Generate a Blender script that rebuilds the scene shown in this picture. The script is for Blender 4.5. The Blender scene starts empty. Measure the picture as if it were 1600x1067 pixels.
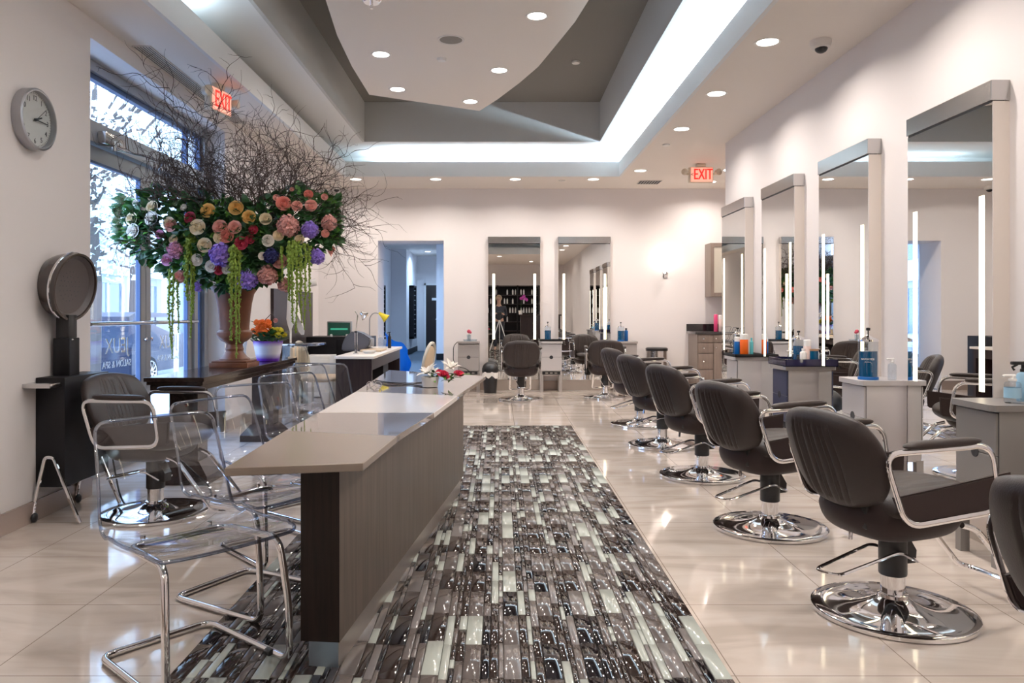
import bpy, bmesh, math, random
from mathutils import Vector, Matrix, noise
PI = math.pi
random.seed(7)
SC = bpy.context.scene
C = SC.collection

# ---------------------------------------------------------------- camera, world, exposure, daylight
cam_d = bpy.data.cameras.new('camera'); cam = bpy.data.objects.new('camera', cam_d); C.objects.link(cam)
cam.location = (0, 0, 1.2); cam.rotation_euler = (PI/2, 0, 0)
cam_d.sensor_width = 36; cam_d.lens = 27.0; cam_d.shift_x = 0.0122; cam_d.shift_y = -0.0278
cam_d.clip_start = 0.05; cam_d.clip_end = 200
SC.camera = cam
SC.view_settings.view_transform = 'Standard'; SC.view_settings.look = 'None'
SC.view_settings.gamma = 1; SC.view_settings.use_curve_mapping = False
SC.view_settings.exposure = 0.08
cy = SC.cycles
cy.use_denoising = True; cy.max_bounces = 14; cy.diffuse_bounces = 6; cy.glossy_bounces = 7
cy.transmission_bounces = 8; cy.transparent_max_bounces = 24; cy.sample_clamp_indirect = 6; cy.sample_clamp_direct = 0
cy.caustics_reflective = False; cy.caustics_refractive = False; cy.blur_glossy = 0.5
K_DOWN, K_COVE, K_SKY, K_LED = 14.5, 44.0, 9.0, 3.0      # strengths of the downlights, cove lamps, sky and mirror strips
world = bpy.data.worlds.new('sky'); SC.world = world; world.use_nodes = True
wn = world.node_tree; bg = wn.nodes['Background']
tc = wn.nodes.new('ShaderNodeTexCoord'); sx = wn.nodes.new('ShaderNodeSeparateXYZ'); rp = wn.nodes.new('ShaderNodeValToRGB')
wn.links.new(tc.outputs['Generated'], sx.inputs[0]); wn.links.new(sx.outputs['Z'], rp.inputs[0]); wn.links.new(rp.outputs[0], bg.inputs[0])
rp.color_ramp.elements[0].color = (0.62, 0.76, 1.0, 1); rp.color_ramp.elements[1].color = (0.38, 0.60, 1.0, 1)
bg.inputs[1].default_value = K_SKY

def area_light(name, loc, direction, sx_, sy_, watts, col, shape='RECTANGLE', spread=PI, parent=None):
    l = bpy.data.lights.new(name, 'AREA'); l.shape = shape; l.size = sx_; l.size_y = sy_
    l.energy = watts; l.color = col; l.spread = spread
    o = bpy.data.objects.new(name, l); C.objects.link(o)
    o.location = loc; o.rotation_euler = Vector(direction).to_track_quat('-Z', 'Y').to_euler()
    if parent: o.parent = parent
    return o

# ---------------------------------------------------------------- materials
M = {}
def mat(name, col, rough=0.5, metal=0.0, emit=None, estr=0.0, coat=0.0, bump=0.0, bscale=50.0, var=None, vscale=8.0, spec=None, vec_scale=(1, 1, 1), sheen=0):
    m = bpy.data.materials.new(name); m.use_nodes = True; nt = m.node_tree; b = nt.nodes['Principled BSDF']
    c4 = (*col, 1)
    b.inputs['Base Color'].default_value = c4; b.inputs['Roughness'].default_value = rough; b.inputs['Metallic'].default_value = metal
    if spec is not None: b.inputs['Specular IOR Level'].default_value = spec
    if coat: b.inputs['Coat Weight'].default_value = coat; b.inputs['Coat Roughness'].default_value = 0.05
    if emit: b.inputs['Emission Color'].default_value = (*emit, 1); b.inputs['Emission Strength'].default_value = estr
    if bump or var:
        t = nt.nodes.new('ShaderNodeTexCoord'); mp = nt.nodes.new('ShaderNodeMapping'); mp.inputs['Scale'].default_value = vec_scale
        nt.links.new(t.outputs['Object'], mp.inputs[0])
        n = nt.nodes.new('ShaderNodeTexNoise'); n.inputs['Scale'].default_value = bscale if bump else vscale; n.inputs['Detail'].default_value = 4
        nt.links.new(mp.outputs[0], n.inputs['Vector'])
        if bump:
            bp = nt.nodes.new('ShaderNodeBump'); bp.inputs['Strength'].default_value = bump; bp.inputs['Distance'].default_value = 0.01
            nt.links.new(n.outputs[0], bp.inputs['Height']); nt.links.new(bp.outputs[0], b.inputs['Normal'])
        if var:
            n2 = nt.nodes.new('ShaderNodeTexNoise'); n2.inputs['Scale'].default_value = vscale; n2.inputs['Detail'].default_value = 5
            nt.links.new(mp.outputs[0], n2.inputs['Vector'])
            r = nt.nodes.new('ShaderNodeValToRGB'); r.color_ramp.elements[0].color = c4; r.color_ramp.elements[1].color = (*var, 1)
            r.color_ramp.elements[0].position = 0.35; r.color_ramp.elements[1].position = 0.65
            nt.links.new(n2.outputs[0], r.inputs[0]); nt.links.new(r.outputs[0], b.inputs['Base Color'])
    M[name] = m
    return m
def clear_mat(name, tint, f0=0.04, edge=0.7, rough=0.02):
    """thin clear sheet: see-through with a mirror-like sheen that grows at grazing angles, the same from both sides"""
    m = bpy.data.materials.new(name); m.use_nodes = True; nt = m.node_tree; nt.nodes.clear()
    out = nt.nodes.new('ShaderNodeOutputMaterial'); mx = nt.nodes.new('ShaderNodeMixShader'); tr = nt.nodes.new('ShaderNodeBsdfTransparent')
    gl = nt.nodes.new('ShaderNodeBsdfGlossy'); lw = nt.nodes.new('ShaderNodeLayerWeight'); lw.inputs[0].default_value = 0.5
    pw = nt.nodes.new('ShaderNodeMath'); pw.operation = 'POWER'; pw.inputs[1].default_value = 4.0
    ma = nt.nodes.new('ShaderNodeMath'); ma.operation = 'MULTIPLY_ADD'; ma.inputs[1].default_value = edge; ma.inputs[2].default_value = f0
    gl.inputs['Roughness'].default_value = rough; tr.inputs[0].default_value = (*tint, 1)
    nt.links.new(lw.outputs['Facing'], pw.inputs[0]); nt.links.new(pw.outputs[0], ma.inputs[0]); nt.links.new(ma.outputs[0], mx.inputs[0])
    nt.links.new(tr.outputs[0], mx.inputs[1]); nt.links.new(gl.outputs[0], mx.inputs[2]); nt.links.new(mx.outputs[0], out.inputs[0])
    M[name] = m
    return m
mat('wall', (0.80, 0.765, 0.765), 0.55, bump=0.05, bscale=300)
mat('ceiling', (0.83, 0.775, 0.72), 0.7)
mat('cove', (0.80, 0.81, 0.81), 0.7)
mat('inner_box', (0.58, 0.59, 0.58), 0.7)
mat('dark_ceiling', (0.215, 0.205, 0.19), 0.8)
mat('vinyl', (0.036, 0.026, 0.024), 0.40, bump=0.10, bscale=220, spec=0.28)
mat('vinyl_panel', (0.034, 0.022, 0.021), 0.5, spec=0.22)
mat('chrome', (0.88, 0.88, 0.90), 0.05, 1.0)
mat('steel', (0.62, 0.60, 0.59), 0.17, 1.0, bump=0.03, bscale=40, vec_scale=(1, 1, 30))
mat('mirror', (0.93, 0.94, 0.93), 0.0, 1.0)
mat('mirror_side', (0.72, 0.66, 0.61), 0.45)
mat('led', (1, 1, 1), 0.5, emit=(1.0, 0.86, 0.56), estr=K_LED)
mat('black_plastic', (0.012, 0.012, 0.014), 0.35)
mat('black_satin', (0.010, 0.009, 0.011), 0.5, spec=0.25)
mat('laminate', (0.40, 0.375, 0.365), 0.38, 0.25, bump=0.03, bscale=60, vec_scale=(1, 1, 20))
mat('laminate_pale_reflect', (0.58, 0.555, 0.56), 0.36, 0.2, bump=0.03, bscale=60, vec_scale=(1, 1, 20))  # same laminate, with pale reflections put into its colour
mat('laminate_blue_reflect', (0.045, 0.05, 0.10), 0.3)  # same laminate again, a dark blue reflection painted as its colour
mat('laminate_dim_reflect', (0.25, 0.235, 0.23), 0.4, 0.2)  # same laminate, its duller reflections put into the colour
mat('dark_wood', (0.016, 0.009, 0.011), 0.34, var=(0.030, 0.019, 0.018), vscale=3, vec_scale=(12, 12, 1), spec=0.3)
mat('console_wood', (0.024, 0.015, 0.013), 0.16, var=(0.042, 0.027, 0.022), vscale=3, vec_scale=(14, 1, 14), coat=0.25, spec=0.3)
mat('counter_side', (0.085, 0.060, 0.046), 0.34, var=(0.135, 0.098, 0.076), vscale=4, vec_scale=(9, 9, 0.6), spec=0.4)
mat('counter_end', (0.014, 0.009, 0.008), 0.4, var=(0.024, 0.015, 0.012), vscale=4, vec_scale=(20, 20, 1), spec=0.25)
mat('top_beige', (0.29, 0.235, 0.195), 0.24, coat=0.15)
mat('top_taupe', (0.20, 0.165, 0.145), 0.03, coat=0.35)
mat('top_white', (0.84, 0.80, 0.77), 0.16, coat=0.4)
mat('kick', (0.62, 0.56, 0.51), 0.28, 0.9)
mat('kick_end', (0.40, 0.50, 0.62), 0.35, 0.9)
mat('base_strip', (0.42, 0.34, 0.30), 0.16, 0.4)
mat('white_gloss', (0.85, 0.85, 0.84), 0.25)
mat('white_matte', (0.85, 0.84, 0.82), 0.6)
mat('frame_grey', (0.34, 0.35, 0.37), 0.38, 0.5)
mat('frame_dark', (0.05, 0.09, 0.20), 0.35, 0.3)
clear_mat('glass', (0.94, 0.97, 1.0), 0.05)
clear_mat('acrylic', (0.935, 0.955, 0.99), 0.09, 0.8)
clear_mat('acrylic_rim', (0.50, 0.56, 0.68), 0.30, 0.5, 0.06)
clear_mat('clear_plastic', (0.88, 0.92, 0.95), 0.08, 0.6, 0.06)
mat('lens', (1, 1, 1), 0.5, emit=(1, 0.93, 0.85), estr=9.0)
mat('trim_white', (0.75, 0.72, 0.69), 0.5)
mat('speaker_grille', (0.26, 0.24, 0.22), 0.7)
mat('sign_body', (0.70, 0.62, 0.50), 0.5)
mat('sign_face', (0.8, 0.45, 0.36), 0.5, emit=(1.0, 0.42, 0.30), estr=0.75)
mat('sign_red', (0.7, 0.05, 0.03), 0.5, emit=(0.9, 0.03, 0.02), estr=0.9)
mat('urn', (0.17, 0.058, 0.026), 0.42, var=(0.11, 0.038, 0.018), vscale=6, spec=0.25, bump=0.08, bscale=60)
mat('twig', (0.050, 0.028, 0.022), 0.7)
mat('leaf', (0.018, 0.060, 0.022), 0.42, var=(0.040, 0.14, 0.030), vscale=5)
mat('leaf_bright', (0.10, 0.27, 0.035), 0.45)
mat('amaranth', (0.20, 0.29, 0.035), 0.7, bump=0.6, bscale=120)
for nm, c in (('cream', (0.82, 0.70, 0.50)), ('yolk', (0.80, 0.50, 0.17)), ('blush', (0.80, 0.42, 0.36)), ('coral', (0.80, 0.30, 0.25)),
              ('white', (0.84, 0.80, 0.74)), ('crimson', (0.50, 0.05, 0.10)), ('mauve', (0.62, 0.30, 0.45)), ('violet', (0.36, 0.24, 0.72)),
              ('dusty', (0.72, 0.38, 0.34)), ('navy', (0.03, 0.03, 0.14)), ('orange', (0.90, 0.23, 0.03)), ('yellow', (0.72, 0.60, 0.04)), ('pink', (0.75, 0.06, 0.14)), ('orchid', (0.62, 0.12, 0.50))):
    mat('petal_' + nm, c, 0.6)
mat('hood', (0.055, 0.040, 0.036), 0.22, coat=0.3)
mat('hood_inner', (0.075, 0.058, 0.056), 0.4)
mat('clock_case', (0.42, 0.42, 0.44), 0.3, 0.9)
mat('clock_face', (0.80, 0.77, 0.72), 0.5)
mat('ink', (0.03, 0.03, 0.035), 0.5)
mat('blue_liquid', (0.0, 0.085, 0.20), 0.1, coat=0.3)
mat('blue_bottle', (0.0, 0.10, 0.36), 0.3)
mat('orange_bottle', (0.85, 0.14, 0.01), 0.3)
mat('teal', (0.12, 0.55, 0.62), 0.3)
mat('pale_blue', (0.36, 0.60, 0.78), 0.4)
mat('pinkish', (0.83, 0.66, 0.62), 0.35)
mat('magenta', (0.70, 0.06, 0.20), 0.4)
mat('wood_lid', (0.35, 0.21, 0.12), 0.5)
mat('granite', (0.018, 0.015, 0.018), 0.12, coat=0.5)
mat('tray_blue', (0.018, 0.016, 0.055), 0.12, coat=0.8)
mat('cabinet', (0.20, 0.155, 0.13), 0.4, var=(0.235, 0.185, 0.155), vscale=4, vec_scale=(8, 8, 1))
mat('frosted', (0.52, 0.49, 0.42), 0.25)
mat('beige_seat', (0.58, 0.45, 0.31), 0.5)
mat('desk_top', (0.78, 0.72, 0.66), 0.3)
mat('screen', (0.0, 0.01, 0.01), 0.2, emit=(0.005, 0.12, 0.06), estr=0.25)
mat('screen_glow', (0.0, 0.02, 0.015), 0.2, emit=(0.08, 0.75, 0.45), estr=0.5)
mat('grey_hood', (0.085, 0.085, 0.10), 0.45)
mat('yellow_shade', (0.85, 0.68, 0.03), 0.4)
mat('blue_sheet', (0.02, 0.32, 0.80), 0.3)
mat('carpet', (0.10, 0.125, 0.155), 0.9)
mat('door_wood', (0.022, 0.014, 0.012), 0.4)
mat('purple', (0.16, 0.04, 0.42), 0.35)
mat('shade', (1, 1, 1), 0.5, emit=(1, 0.93, 0.82), estr=3.0)
mat('asphalt', (0.20, 0.21, 0.23), 0.9)
mat('sidewalk', (0.52, 0.52, 0.52), 0.9)
mat('facade', (0.42, 0.47, 0.55), 0.8)
mat('facade_light', (0.70, 0.74, 0.80), 0.8)
mat('facade_glass', (0.08, 0.14, 0.22), 0.1)
mat('car_paint', (0.015, 0.025, 0.055), 0.4, spec=0.3)
mat('tyre', (0.02, 0.02, 0.022), 0.8)
mat('bark', (0.12, 0.10, 0.09), 0.9)
mat('blossom', (0.86, 0.88, 0.86), 0.8, var=(0.70, 0.78, 0.70), vscale=2)
mat('skin', (0.55, 0.34, 0.25), 0.5)
mat('dark_cloth', (0.025, 0.028, 0.04), 0.8)
mat('hair', (0.45, 0.33, 0.22), 0.6)
# pot with purple, white, purple bands
m = mat('pot_bands', (0.8, 0.8, 0.85), 0.3); nt = m.node_tree; b = nt.nodes['Principled BSDF']
t = nt.nodes.new('ShaderNodeTexCoord'); s = nt.nodes.new('ShaderNodeSeparateXYZ'); mr = nt.nodes.new('ShaderNodeMapRange'); r = nt.nodes.new('ShaderNodeValToRGB')
mr.inputs[1].default_value = 0; mr.inputs[2].default_value = 0.185
nt.links.new(t.outputs['Object'], s.inputs[0]); nt.links.new(s.outputs['Z'], mr.inputs[0]); nt.links.new(mr.outputs[0], r.inputs[0]); nt.links.new(r.outputs[0], b.inputs['Base Color'])
cr = r.color_ramp; cr.elements[0].position = 0.1; cr.elements[0].color = (0.13, 0.02, 0.42, 1); cr.elements[1].position = 0.97; cr.elements[1].color = (0.20, 0.05, 0.50, 1)
for p, c in ((0.38, (0.75, 0.74, 0.85, 1)), (0.72, (0.78, 0.76, 0.88, 1))):
    e = cr.elements.new(p); e.color = c
# polished cream porcelain floor with joints and soft veins
m = mat('porcelain', (0.66, 0.58, 0.52), 0.07, coat=0.3); nt = m.node_tree; b = nt.nodes['Principled BSDF']
t = nt.nodes.new('ShaderNodeTexCoord'); mp = nt.nodes.new('ShaderNodeMapping'); mp.inputs['Rotation'].default_value = (0, 0, 0.5); mp.inputs['Scale'].default_value = (0.7, 2.6, 1)
n = nt.nodes.new('ShaderNodeTexNoise'); n.inputs['Scale'].default_value = 1.6; n.inputs['Detail'].default_value = 9; n.inputs['Distortion'].default_value = 1.4
r = nt.nodes.new('ShaderNodeValToRGB'); cr = r.color_ramp
cr.elements[0].position = 0.36; cr.elements[0].color = (0.56, 0.485, 0.425, 1); cr.elements[1].position = 0.62; cr.elements[1].color = (0.70, 0.63, 0.575, 1)
e = cr.elements.new(0.49); e.color = (0.655, 0.575, 0.515, 1)
nt.links.new(t.outputs['Object'], mp.inputs[0]); nt.links.new(mp.outputs[0], n.inputs['Vector']); nt.links.new(n.outputs[0], r.inputs[0])
sp = nt.nodes.new('ShaderNodeSeparateXYZ'); nt.links.new(t.outputs['Object'], sp.inputs[0])
def mth(op, a, bb=None):
    q = nt.nodes.new('ShaderNodeMath'); q.operation = op
    for i, v in enumerate((a, bb)):
        if v is None: continue
        if isinstance(v, (int, float)): q.inputs[i].default_value = v
        else: nt.links.new(v, q.inputs[i])
    return q.outputs[0]
def joint(sock, off):
    a = mth('DIVIDE', mth('ADD', sock, off), 0.62); f = mth('FRACT', a)
    return mth('LESS_THAN', mth('MINIMUM', f, mth('SUBTRACT', 1.0, f)), 0.0032)
jt = mth('MAXIMUM', joint(sp.outputs['X'], 1.70 + 6.2), joint(sp.outputs['Y'], 20 * 0.62 - 2.54))
mx = nt.nodes.new('ShaderNodeMix'); mx.data_type = 'RGBA'; nt.links.new(jt, mx.inputs[0]); nt.links.new(r.outputs[0], mx.inputs[6]); mx.inputs[7].default_value = (0.30, 0.24, 0.20, 1)
nt.links.new(mx.outputs[2], b.inputs['Base Color'])
MOS = [mat('mosaic_mint', (0.46, 0.50, 0.46), 0.12, spec=0.45), mat('mosaic_brown', (0.032, 0.021, 0.018), 0.06, spec=0.4), mat('mosaic_taupe', (0.13, 0.110, 0.104), 0.09, spec=0.4),
       mat('mosaic_black', (0.010, 0.008, 0.010), 0.05, spec=0.4), mat('mosaic_grey', (0.21, 0.19, 0.185), 0.10, spec=0.4), mat('grout', (0.06, 0.05, 0.045), 0.6, spec=0.1)]

# ---------------------------------------------------------------- shape helpers
def rotm(rz=0, rx=0, ry=0): return Matrix.Rotation(rz, 4, 'Z') @ Matrix.Rotation(ry, 4, 'Y') @ Matrix.Rotation(rx, 4, 'X')
def box(bm, x0, x1, y0, y1, z0, z1, bev=0.0, mt=None, mi=0, seg=2):
    r_ = bmesh.ops.create_cube(bm, size=1); vs = r_['verts']
    for v in vs: v.co = Vector(((x0 + x1) / 2 + v.co.x * (x1 - x0), (y0 + y1) / 2 + v.co.y * (y1 - y0), (z0 + z1) / 2 + v.co.z * (z1 - z0)))
    fs = list({f for v in vs for f in v.link_faces})
    if bev > 0:
        es = list({e for v in vs for e in v.link_edges})
        q = bmesh.ops.bevel(bm, geom=es, offset=bev, segments=seg, affect='EDGES', profile=0.5, clamp_overlap=True)
        vs = list({v for f in q['faces'] for v in f.verts} | {v for v in vs if v.is_valid}); fs = list({f for v in vs for f in v.link_faces})
    for f in fs: f.material_index = mi
    if mt is not None: bmesh.ops.transform(bm, matrix=mt, verts=vs)
    return bm
def B(*a, **k): return box(bmesh.new(), *a, **k)
def prism(bm, poly, z0, z1, mi=0, mt=None):
    lo = [bm.verts.new((p[0], p[1], z0)) for p in poly]; hi = [bm.verts.new((p[0], p[1], z1)) for p in poly]
    fs = [bm.faces.new(lo[::-1]), bm.faces.new(hi)]
    n_ = len(poly)
    for i in range(n_): fs.append(bm.faces.new((lo[i], lo[(i + 1) % n_], hi[(i + 1) % n_], hi[i])))
    for f in fs: f.material_index = mi
    if mt is not None: bmesh.ops.transform(bm, matrix=mt, verts=lo + hi)
    bmesh.ops.recalc_face_normals(bm, faces=fs)
    return bm
def lathe(bm, prof, n_=32, cx=0, cy_=0, cz=0, mt=None, cap=True, mi=0):
    rings = []
    for r_, z in prof:
        rings.append([bm.verts.new((cx + r_ * math.cos(2 * PI * i / n_), cy_ + r_ * math.sin(2 * PI * i / n_), cz + z)) for i in range(n_)])
    fs = []
    for a, b_ in zip(rings, rings[1:]):
        for i in range(n_): fs.append(bm.faces.new((a[i], a[(i + 1) % n_], b_[(i + 1) % n_], b_[i])))
    if cap:
        if prof[0][0] > 1e-5: fs.append(bm.faces.new(rings[0][::-1]))
        if prof[-1][0] > 1e-5: fs.append(bm.faces.new(rings[-1]))
    for f in fs: f.material_index = mi
    vs = [v for r_ in rings for v in r_]
    if mt is not None: bmesh.ops.transform(bm, matrix=mt, verts=vs)
    return bm
def L(*a, **k): return lathe(bmesh.new(), *a, **k)
def round_path(pts, r_, n_=6, closed=False):
    pts = [Vector(p) for p in pts]; out = []; N = len(pts)
    for i in range(N):
        if not closed and i in (0, N - 1): out.append(pts[i]); continue
        p, a, b_ = pts[i], pts[i - 1], pts[(i + 1) % N]
        da, db = (a - p), (b_ - p); rr = min(r_, da.length * 0.48, db.length * 0.48)
        s_, e_ = p + da.normalized() * rr, p + db.normalized() * rr
        for k in range(n_ + 1):
            t_ = k / n_; out.append(s_ * (1 - t_) ** 2 + p * 2 * t_ * (1 - t_) + e_ * t_ ** 2)
    return out
def tube(bm, pts, r_, n_=10, closed=False, flat=1.0, up=None, rfun=None, mi=0):
    pts = [Vector(p) for p in pts]; N = len(pts); rings = []
    tprev = None; nrm = None
    for i in range(N):
        if closed: t_ = (pts[(i + 1) % N] - pts[i - 1])
        else: t_ = pts[min(i + 1, N - 1)] - pts[max(i - 1, 0)]
        if t_.length < 1e-9: t_ = Vector((0, 0, 1))
        t_.normalize()
        if nrm is None:
            ref = Vector(up) if up else (Vector((0, 0, 1)) if abs(t_.z) < 0.9 else Vector((1, 0, 0)))
            nrm = (ref - t_ * ref.dot(t_)).normalized()
        else:
            nrm = (nrm - t_ * nrm.dot(t_))
            nrm = nrm.normalized() if nrm.length > 1e-6 else t_.orthogonal().normalized()
        bn = t_.cross(nrm); rad = r_ * (rfun(i / max(1, N - 1)) if rfun else 1)
        rings.append([bm.verts.new(pts[i] + (nrm * math.cos(2 * PI * k / n_) * flat + bn * math.sin(2 * PI * k / n_)) * rad) for k in range(n_)])
    m_ = N if closed else N - 1; fs = []
    for i in range(m_):
        a, b_ = rings[i], rings[(i + 1) % N]
        for k in range(n_): fs.append(bm.faces.new((a[k], a[(k + 1) % n_], b_[(k + 1) % n_], b_[k])))
    if not closed: fs.append(bm.faces.new(rings[0][::-1])); fs.append(bm.faces.new(rings[-1]))
    for f in fs: f.material_index = mi
    return bm
def T(*a, **k): return tube(bmesh.new(), *a, **k)
def ball(bm, c, r_, sx_=1, sy_=1, sz_=1, u=12, v_=8, mi=0):
    q = bmesh.ops.create_uvsphere(bm, u_segments=u, v_segments=v_, radius=1)
    for v in q['verts']: v.co = Vector((c[0] + v.co.x * r_ * sx_, c[1] + v.co.y * r_ * sy_, c[2] + v.co.z * r_ * sz_))
    for f in {f for v in q['verts'] for f in v.link_faces}: f.material_index = mi
    return bm
def cushion(bm, w, h, t_, c=0.7, bend=0.0, nu=36, nv=24, pleats=(), pdepth=0.006, psides=(1, -1), prange=0.75, mt=None, flare=0.0):
    """rounded pad in the YZ plane: y width, z height, x thickness; bend curls the sides towards +x"""
    def q(i, n_): return math.sin((i / n_ - 0.5) * PI)
    grid = {}
    for s_ in (1, -1):
        for i in range(nu + 1):
            for j in range(nv + 1):
                if s_ == -1 and (i in (0, nu) or j in (0, nv)): grid[s_, i, j] = grid[1, i, j]; continue
                u, v = q(i, nu), q(j, nv)
                y = u * math.sqrt(1 - c * v * v / 2) * w / 2; z = v * math.sqrt(1 - c * u * u / 2) * h / 2
                th = t_ / 2 * max(0.0, (1 - abs(u) ** 5)) ** 0.5 * max(0.0, (1 - abs(v) ** 5)) ** 0.5
                if s_ in psides and abs(v) < prange:
                    for p_ in pleats: th -= pdepth * math.exp(-((u - p_) / 0.022) ** 2) * min(1, (prange - abs(v)) / 0.08)
                x = s_ * th + bend * (2 * y / w) ** 2
                y *= 1 + flare * (z / h)
                grid[s_, i, j] = bm.verts.new((x, y, z))
    for s_ in (1, -1):
        for i in range(nu):
            for j in range(nv):
                f = [grid[s_, i, j], grid[s_, i + 1, j], grid[s_, i + 1, j + 1], grid[s_, i, j + 1]]
                f = list(dict.fromkeys(f))
                if len(f) > 2:
                    try: bm.faces.new(f if s_ == 1 else f[::-1])
                    except ValueError: pass
    if mt is not None: bmesh.ops.transform(bm, matrix=mt, verts=list(set(grid.values())))
    return bm
def text_bm(body, size, depth=0.002, mt=None, sx_=1.0):
    cu = bpy.data.curves.new('t', 'FONT'); cu.body = body; cu.size = size; cu.extrude = depth; cu.align_x = 'CENTER'; cu.align_y = 'CENTER'; cu.resolution_u = 3
    o = bpy.data.objects.new('t', cu); C.objects.link(o)
    dg = bpy.context.evaluated_depsgraph_get(); me = bpy.data.meshes.new_from_object(o.evaluated_get(dg))
    bm = bmesh.new(); bm.from_mesh(me); bpy.data.objects.remove(o); bpy.data.curves.remove(cu); bpy.data.meshes.remove(me)
    bmesh.ops.transform(bm, matrix=Matrix.Diagonal((sx_, 1, 1, 1)), verts=bm.verts)
    if mt is not None: bmesh.ops.transform(bm, matrix=mt, verts=bm.verts)
    return bm
def merge(bm, other, mt=None):
    me = bpy.data.meshes.new('tmp'); other.to_mesh(me); n0 = len(bm.verts); bm.from_mesh(me); bpy.data.meshes.remove(me); other.free()
    bm.verts.ensure_lookup_table()
    if mt is not None: bmesh.ops.transform(bm, matrix=mt, verts=bm.verts[n0:])
    return bm
def obj(name, bm, mats, parent=None, smooth=35, label=None, loc=None, rot=None):
    me = bpy.data.meshes.new(name)
    bmesh.ops.remove_doubles(bm, verts=bm.verts, dist=1e-6) if False else None
    bm.to_mesh(me); bm.free()
    if not isinstance(mats, (list, tuple)): mats = [mats]
    for m_ in mats: me.materials.append(M[m_] if isinstance(m_, str) else m_)
    if smooth:
        for p in me.polygons: p.use_smooth = True
        me.set_sharp_from_angle(angle=math.radians(smooth))
    o = bpy.data.objects.new(name, me); C.objects.link(o)
    if parent: o.parent = parent
    if label: o['label'] = label
    if loc: o.location = loc
    if rot: o.rotation_euler = rot
    return o
def tag(o, label, cat, group=None):
    o['label'] = label; o['category'] = cat
    if group: o['group'] = group
    return o
def thing(name, label, cat, loc=(0, 0, 0), rotz=0, group=None):
    o = bpy.data.objects.new(name, None); C.objects.link(o); o.empty_display_size = 0.1
    o.location = loc; o.rotation_euler = (0, 0, rotz)
    return tag(o, label, cat, group)
def struct(name, bm, mats, parent=None, smooth=0):
    o = obj(name, bm, mats, parent, smooth)
    if not parent: o['kind'] = 'structure'
    return o
def sroot(name, loc=(0, 0, 0)):
    o = bpy.data.objects.new(name, None); C.objects.link(o); o.location = loc; o['kind'] = 'structure'
    return o
def dup(root, loc=None, rotz=None, label=None, group=None, swap=None):
    def cp(o, parent):
        c_ = o.copy(); C.objects.link(c_)
        if parent: c_.parent = parent
        for k in list(o.children): cp(k, c_)
        return c_
    r_ = cp(root, None)
    if loc is not None: r_.location = loc
    if rotz is not None: r_.rotation_euler = (0, 0, rotz)
    if label: r_['label'] = label
    if group: r_['group'] = group
    return r_

# ---------------------------------------------------------------- room shell
ZC = 3.15
def wx(y): return -2.68 - 0.02 * (y - 4)
YB = 12.05
struct('floor', B(-3.6, 4.6, -7.0, YB, -0.12, 0), 'porcelain')
XR = 2.60
# mosaic runner let into the floor
def mosaic():
    bm = bmesh.new(); rnd = random.Random(3)
    x0, x1, y0, y1 = -1.09, 0.763, -0.9, 8.16
    box(bm, x0, x1, y0, y1, -0.004, 0.0015, mi=5)
    widths = [0.060, 0.030, 0.018, 0.030, 0.060, 0.030, 0.030, 0.018, 0.060, 0.030, 0.018, 0.030]; P_ = 0.262
    x = x0; ci = 0; tile_h = 0.0065
    while x < x1 - 0.012:
        w = widths[ci % len(widths)]; ci += 1
        if x + w > x1 or x1 - (x + w) < 0.014: w = x1 - x
        y = y0 - P_ + rnd.choice((0.0, 0.0, 0.012, 0.03)) + (0.0 if w > 0.05 else rnd.choice((0.0, 0.131)))
        while y < y1 - 0.002:
            if w > 0.05: ln = P_
            elif w > 0.035: ln = P_
            elif w > 0.025: ln = rnd.choice((P_, P_, P_ / 2))
            else: ln = rnd.choice((P_ / 4, P_ / 2, P_ / 2, P_ / 4))
            ya, yb = max(y, y0), min(y + ln, y1); y += ln
            if yb - ya < 0.01: continue
            k = rnd.random()
            mi = 0 if k < 0.22 else 1 if k < 0.53 else 2 if k < 0.78 else 3 if k < 0.90 else 4
            g, ch = 0.0010, 0.0026
            tx, ty = rnd.uniform(-1, 1) * 0.0035, rnd.uniform(-1, 1) * 0.0015
            xa, xb = x + g, x + w - g; ya += g; yb -= g; xm, ym = (xa + xb) / 2, (ya + yb) / 2
            ch_ = min(ch, (xb - xa) * 0.3)
            lo = [bm.verts.new((a, b_, 0.0005)) for a, b_ in ((xa, ya), (xb, ya), (xb, yb), (xa, yb))]
            hi = [bm.verts.new((a, b_, tile_h + (a - xm) * tx + (b_ - ym) * ty)) for a, b_ in ((xa + ch_, ya + ch_), (xb - ch_, ya + ch_), (xb - ch_, yb - ch_), (xa + ch_, yb - ch_))]
            mid = [bm.verts.new((a, b_, tile_h * 0.72)) for a, b_ in ((xa, ya), (xb, ya), (xb, yb), (xa, yb))]
            for q in range(4):
                bm.faces.new((lo[q], lo[(q + 1) % 4], mid[(q + 1) % 4], mid[q])).material_index = mi
                bm.faces.new((mid[q], mid[(q + 1) % 4], hi[(q + 1) % 4], hi[q])).material_index = mi
            bm.faces.new(hi).material_index = mi
        x += w
    o = obj('floor_mosaic', bm, MOS, None, smooth=60); o['kind'] = 'structure'
mosaic()

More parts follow.
